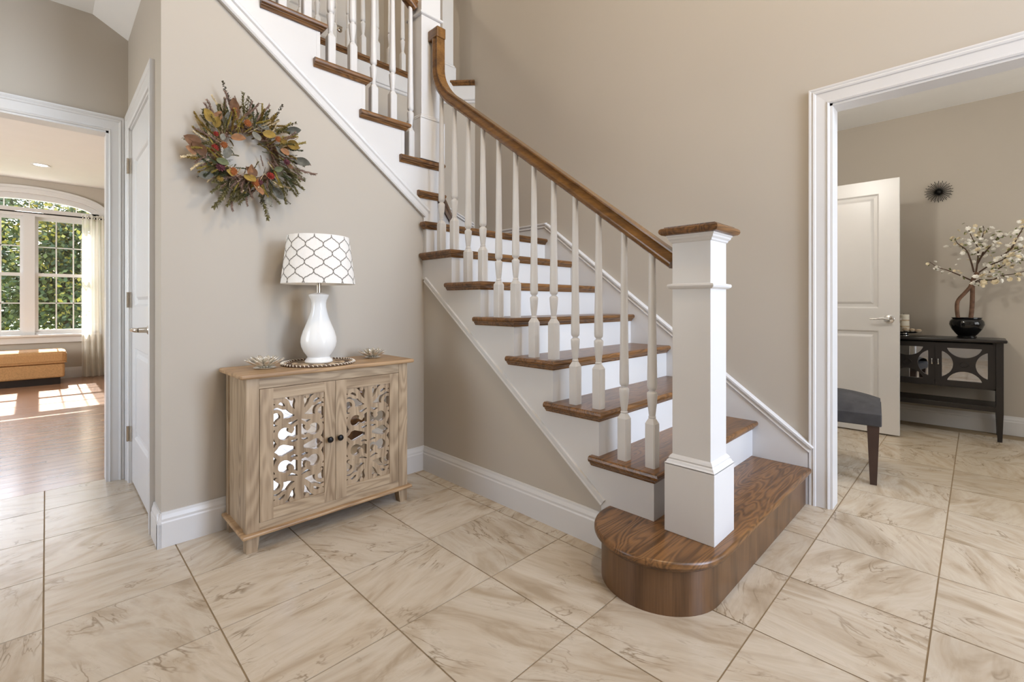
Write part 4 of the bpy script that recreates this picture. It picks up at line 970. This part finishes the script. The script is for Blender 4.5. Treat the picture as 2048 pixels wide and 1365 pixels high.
def petal_flower(mb, p, R):
    nrm = Vector((rb.uniform(-1, -.2), rb.gauss(0, .5), rb.uniform(-.1, 1))).normalized(); a = nrm.orthogonal().normalized(); b = nrm.cross(a)
    for l, (kk, rr) in enumerate(((6, 1.0), (5, .65))):
        for k in range(kk):
            g = 2 * math.pi * k / kk + l * .5; d = a * math.cos(g) + b * math.sin(g); s_ = nrm.cross(d) * R * rr * .55; c = p + nrm * (R * .25 * l)
            mb.add([c, c + d * R * rr * .6 + s_ + nrm * R * .12, c + d * R * rr + nrm * R * .3, c + d * R * rr * .6 - s_ + nrm * R * .12], [(0, 1, 2, 3)])
def branch(pts, xs, nblo, big=.017):
    P3 = [Vector(T3(px, py, x)) for (px, py), x in zip(pts, xs)]; cv = [Vector(q) for q in curve([tuple(p) for p in P3], 5)]
    part('branch', MB().tube(cv, [.006 - .0042 * i / len(cv) for i in range(len(cv))], 6), 'twig', pb, True)
    for k in range(nblo):
        t = .28 + .72 * k / max(1, nblo - 1); c = cv[min(len(cv) - 1, int(t * (len(cv) - 1)))]
        p = c + Vector((rb.gauss(0, .028), rb.gauss(0, .026), rb.gauss(0, .026)))
        petal_flower(blm['blossom' if rb.random() < .74 else 'blossom_c'], p, big * rb.uniform(.7, 1.25))
        if k % 2:
            q = c + Vector((rb.gauss(0, .025), rb.gauss(0, .025), rb.gauss(0, .022))); a = Vector((rb.gauss(0, 1), rb.gauss(0, 1), rb.gauss(0, 1))).normalized() * .016; b = a.orthogonal().normalized() * .007
            blm['leafgreen'].add([q - a, q + b, q + a, q - b], [(0, 1, 2, 3)])
branch([(1942, 561), (1920, 551), (1895, 541), (1876, 535), (1859, 524)], [5.27, 5.24, 5.2, 5.18, 5.16], 16, .012)
branch([(1948, 545), (1941, 520), (1932, 500), (1916, 488), (1911, 480)], [5.27, 5.26, 5.25, 5.24, 5.24], 22)
branch([(1952, 545), (1956, 515), (1955, 495), (1945, 478), (1934, 452)], [5.27, 5.26, 5.25, 5.24, 5.23], 26)
branch([(1955, 528), (1966, 505), (1964, 480), (1968, 462), (1966, 452)], [5.27, 5.28, 5.29, 5.3, 5.3], 24)
branch([(1956, 522), (1972, 503), (1988, 485), (1998, 472), (2012, 473)], [5.27, 5.26, 5.25, 5.25, 5.24], 22)
branch([(1958, 545), (1978, 532), (2005, 520), (2030, 503), (2056, 492)], [5.27, 5.25, 5.22, 5.2, 5.18], 34)
branch([(1960, 550), (1990, 541), (2015, 528), (2040, 522), (2062, 520)], [5.27, 5.25, 5.2, 5.18, 5.15], 30)
branch([(1958, 560), (1985, 560), (2002, 552), (2030, 548), (2058, 540)], [5.27, 5.24, 5.22, 5.2, 5.2], 20)
branch([(1990, 520), (2020, 500), (2035, 475), (2044, 460), (2050, 447)], [5.25, 5.22, 5.2, 5.2, 5.2], 18)
branch([(1950, 565), (1956, 562), (1962, 567), (1968, 566)], [5.26, 5.22, 5.2, 5.2], 9, .022)
for k, nm in (('blossom', 'white_blossoms'), ('blossom_c', 'cream_blossoms'), ('leafgreen', 'small_leaves')):
    o = part(nm, blm[k], k, pb); o['kind'] = 'stuff'
# tray with candle and shells
TY, TXX = .455, 5.27; ZC = .776
ty = thing('footed_plate', 'shallow black plate on a chrome foot at the console end by the door', 'plate', (TXX, TY, ZC))
part('foot', MB().lathe([(.040, 0), (.038, .010), (.032, .016), (.032, .022)], (TXX, TY, ZC), 24), 'chrome', ty, True)
part('dish', MB().lathe([(.03, .020), (.08, .024), (.112, .034), (.115, .038), (.08, .029), (.001, .027)], (TXX, TY, ZC), 40), 'black_plate', ty, True)
ca_ = thing('pillar_candle', 'banded cream pillar candle standing on the black plate', 'candle', (TXX + .02, TY + .0, ZC + .027))
part('wax', MB().lathe([(.038, 0), (.038, .150), (.034, .154), (.001, .152)], (TXX + .02, TY, ZC + .0275), 32), 'candle', ca_, True)
for zz in (.045, .098): part('band', MB().lathe([(.0382, zz), (.0390, zz + .003), (.0390, zz + .009), (.0382, zz + .012)], (TXX + .02, TY, ZC + .0275), 32, False), 'tan', ca_, True)
part('wick', MB().tube([(TXX + .02, TY, ZC + .178), (TXX + .02, TY, ZC + .192)], .0012, 5), 'iron', ca_)
def shell(px, py, r, label, sx=1, sz=.8):
    p = onx(px, py, TXX - .062); t = thing('seashell', label, 'shell', (p[0], p[1], ZC + .03), 'shells on the black plate')
    mb = MB().sphere((p[0], p[1], ZC + .033 + r * sz), r, 14, 10, .9, sx, sz); part('body', mb, 'shell', t, True)
    rg = MB()
    for k in range(3):
        q = r * (1.005 - .12 * k); h_ = ZC + .033 + r * sz * (1 + .35 * k)
        rr = r * math.sqrt(max(.02, 1 - (.35 * k) ** 2)); rg.tube([(p[0] + rr * .92 * math.cos(a), p[1] + rr * 1.01 * sx * math.sin(a), h_) for a in [2 * math.pi * i / 16 for i in range(17)]], .0022, 5)
    part('ridge', rg, 'tan', t, True)
shell(1824, 660, .020, 'round ribbed shell in front of the candle', 1.1)
shell(1836, 661, .019, 'smooth pale shell at the right of the plate', 1.25, .75)
shell(1812, 659, .024, 'rough white coral-like shell nearest the open door', 1.1)
# starburst wall ornament
sb = thing('starburst_ornament', 'black wire starburst ornament on the dining wall', 'wall ornament', (5.455, .236, 2.014))
SBX = 5.437
part('hub', MB().sphere((SBX, .236, 2.014), .016, 12, 8), 'iron', sb, True)
part('mount', MB().tube([(SBX, .236, 2.014), (5.455, .236, 2.014)], .005, 8), 'iron', sb)
for k in range(44):
    a = 2 * math.pi * k / 44; r = .092 if k % 2 else .080; d = -.020 if k % 2 else -.004
    part('spike', MB().tube([(SBX, .236 + .012 * math.cos(a), 2.014 + .012 * math.sin(a)), (SBX + d, .236 + r * math.cos(a), 2.014 + r * math.sin(a))], [.0016, .0022], 4), 'iron', sb)
# dining chair: only its front corner shows past the casing
ch = bpy.data.objects.new('dining_chair', None); C.objects.link(ch); ch['_local'] = True
tag(ch, 'dark upholstered dining chair with tapered walnut legs, half hidden by the casing', 'chair')
ch.location = (3.40, .43, 0); ch.rotation_euler = (0, 0, math.radians(7))
CW, CD = .46, .50      # local x across, local y back (towards the hidden backrest)
cmb = MB(); nn = 16; vs = []
for i in range(nn + 1):
    for j in range(nn + 1):
        u, v = i / nn, j / nn; dome = (math.sin(math.pi * u) * math.sin(math.pi * (v * .8 + .1))) ** .55 if 0 < u < 1 else 0
        vs.append((-.03 + CW * u, -.035 + CD * v, .415 + .095 * dome))
cmb.add(vs, [(i * (nn + 1) + j, (i + 1) * (nn + 1) + j, (i + 1) * (nn + 1) + j + 1, i * (nn + 1) + j + 1) for i in range(nn) for j in range(nn)])
part('seat_cushion', cmb, 'velvet', ch, True)
part('seat_frame', MB().box(-.034, CW - .026, -.040, CD - .03, .345, .418), 'velvet', ch, False, .006)
for lx in (0, CW - .06):
    for ly in (0, CD - .07):
        b_ = .0 if ly == 0 else .05
        part('leg', MB().add([(lx - .010, ly - .018 + b_, 0), (lx + .022, ly - .018 + b_, 0), (lx + .022, ly + .014 + b_, 0), (lx - .010, ly + .014 + b_, 0), (lx - .024, ly - .030, .346), (lx + .032, ly - .030, .346), (lx + .032, ly + .028, .346), (lx - .024, ly + .028, .346)],
             [(0, 3, 2, 1), (4, 5, 6, 7), (0, 1, 5, 4), (1, 2, 6, 5), (2, 3, 7, 6), (3, 0, 4, 7)]), 'dark_leg', ch)
part('backrest', MB().prism([(CD - .09, .40), (CD - .03, .40), (CD + .04, .98), (CD - .01, .99)], 'x', -.02, CW - .04), 'velvet', ch, False, .012)
del ch['_local']
# ================================================================ ADDED FILL LAMPS OF THE HALLS, AND THE DINING LAMP (above and beside the frame)
def pendant(name, loc, ceil, label, e, col, rad):
    t = thing(name, label, 'ceiling lamp', (loc[0], loc[1], ceil))
    part('rod', MB().tube([(loc[0], loc[1], loc[2] + rad), (loc[0], loc[1], ceil)], .008, 8).lathe([(.06, -.02), (.06, 0)], (loc[0], loc[1], ceil), 24), 'nickel', t)
    part('rim', MB().lathe([(rad, rad), (rad * .98, rad + .02), (.02, rad + .03)], loc, 32), 'nickel', t, True)
    lo = light('lamp_light', 'POINT', loc, e, col, radius=rad * .6); lo.parent = t; lo.location = Vector(loc) - t.location
pendant('fill_pendant', (.9, .3, 3.9), TOP, 'added unseen nickel pendant filling the hall with warm light', 86, (1, .76, .47), .14)  # made-up lamp, out of view, for general warm light
pendant('hall_fill_lamp', (.55, 4.35, 4.9), TOP, 'added unseen nickel lamp brightening the upstairs hall', 34, (1, .88, .72), .1)  # made-up hidden lamp that lifts the dark wall behind the balusters
pendant('dining_lamp', (3.3, .80, 2.24), CEIL - .005, 'nickel ceiling lamp in the dining room', 30, (1, .97, .91), .08)
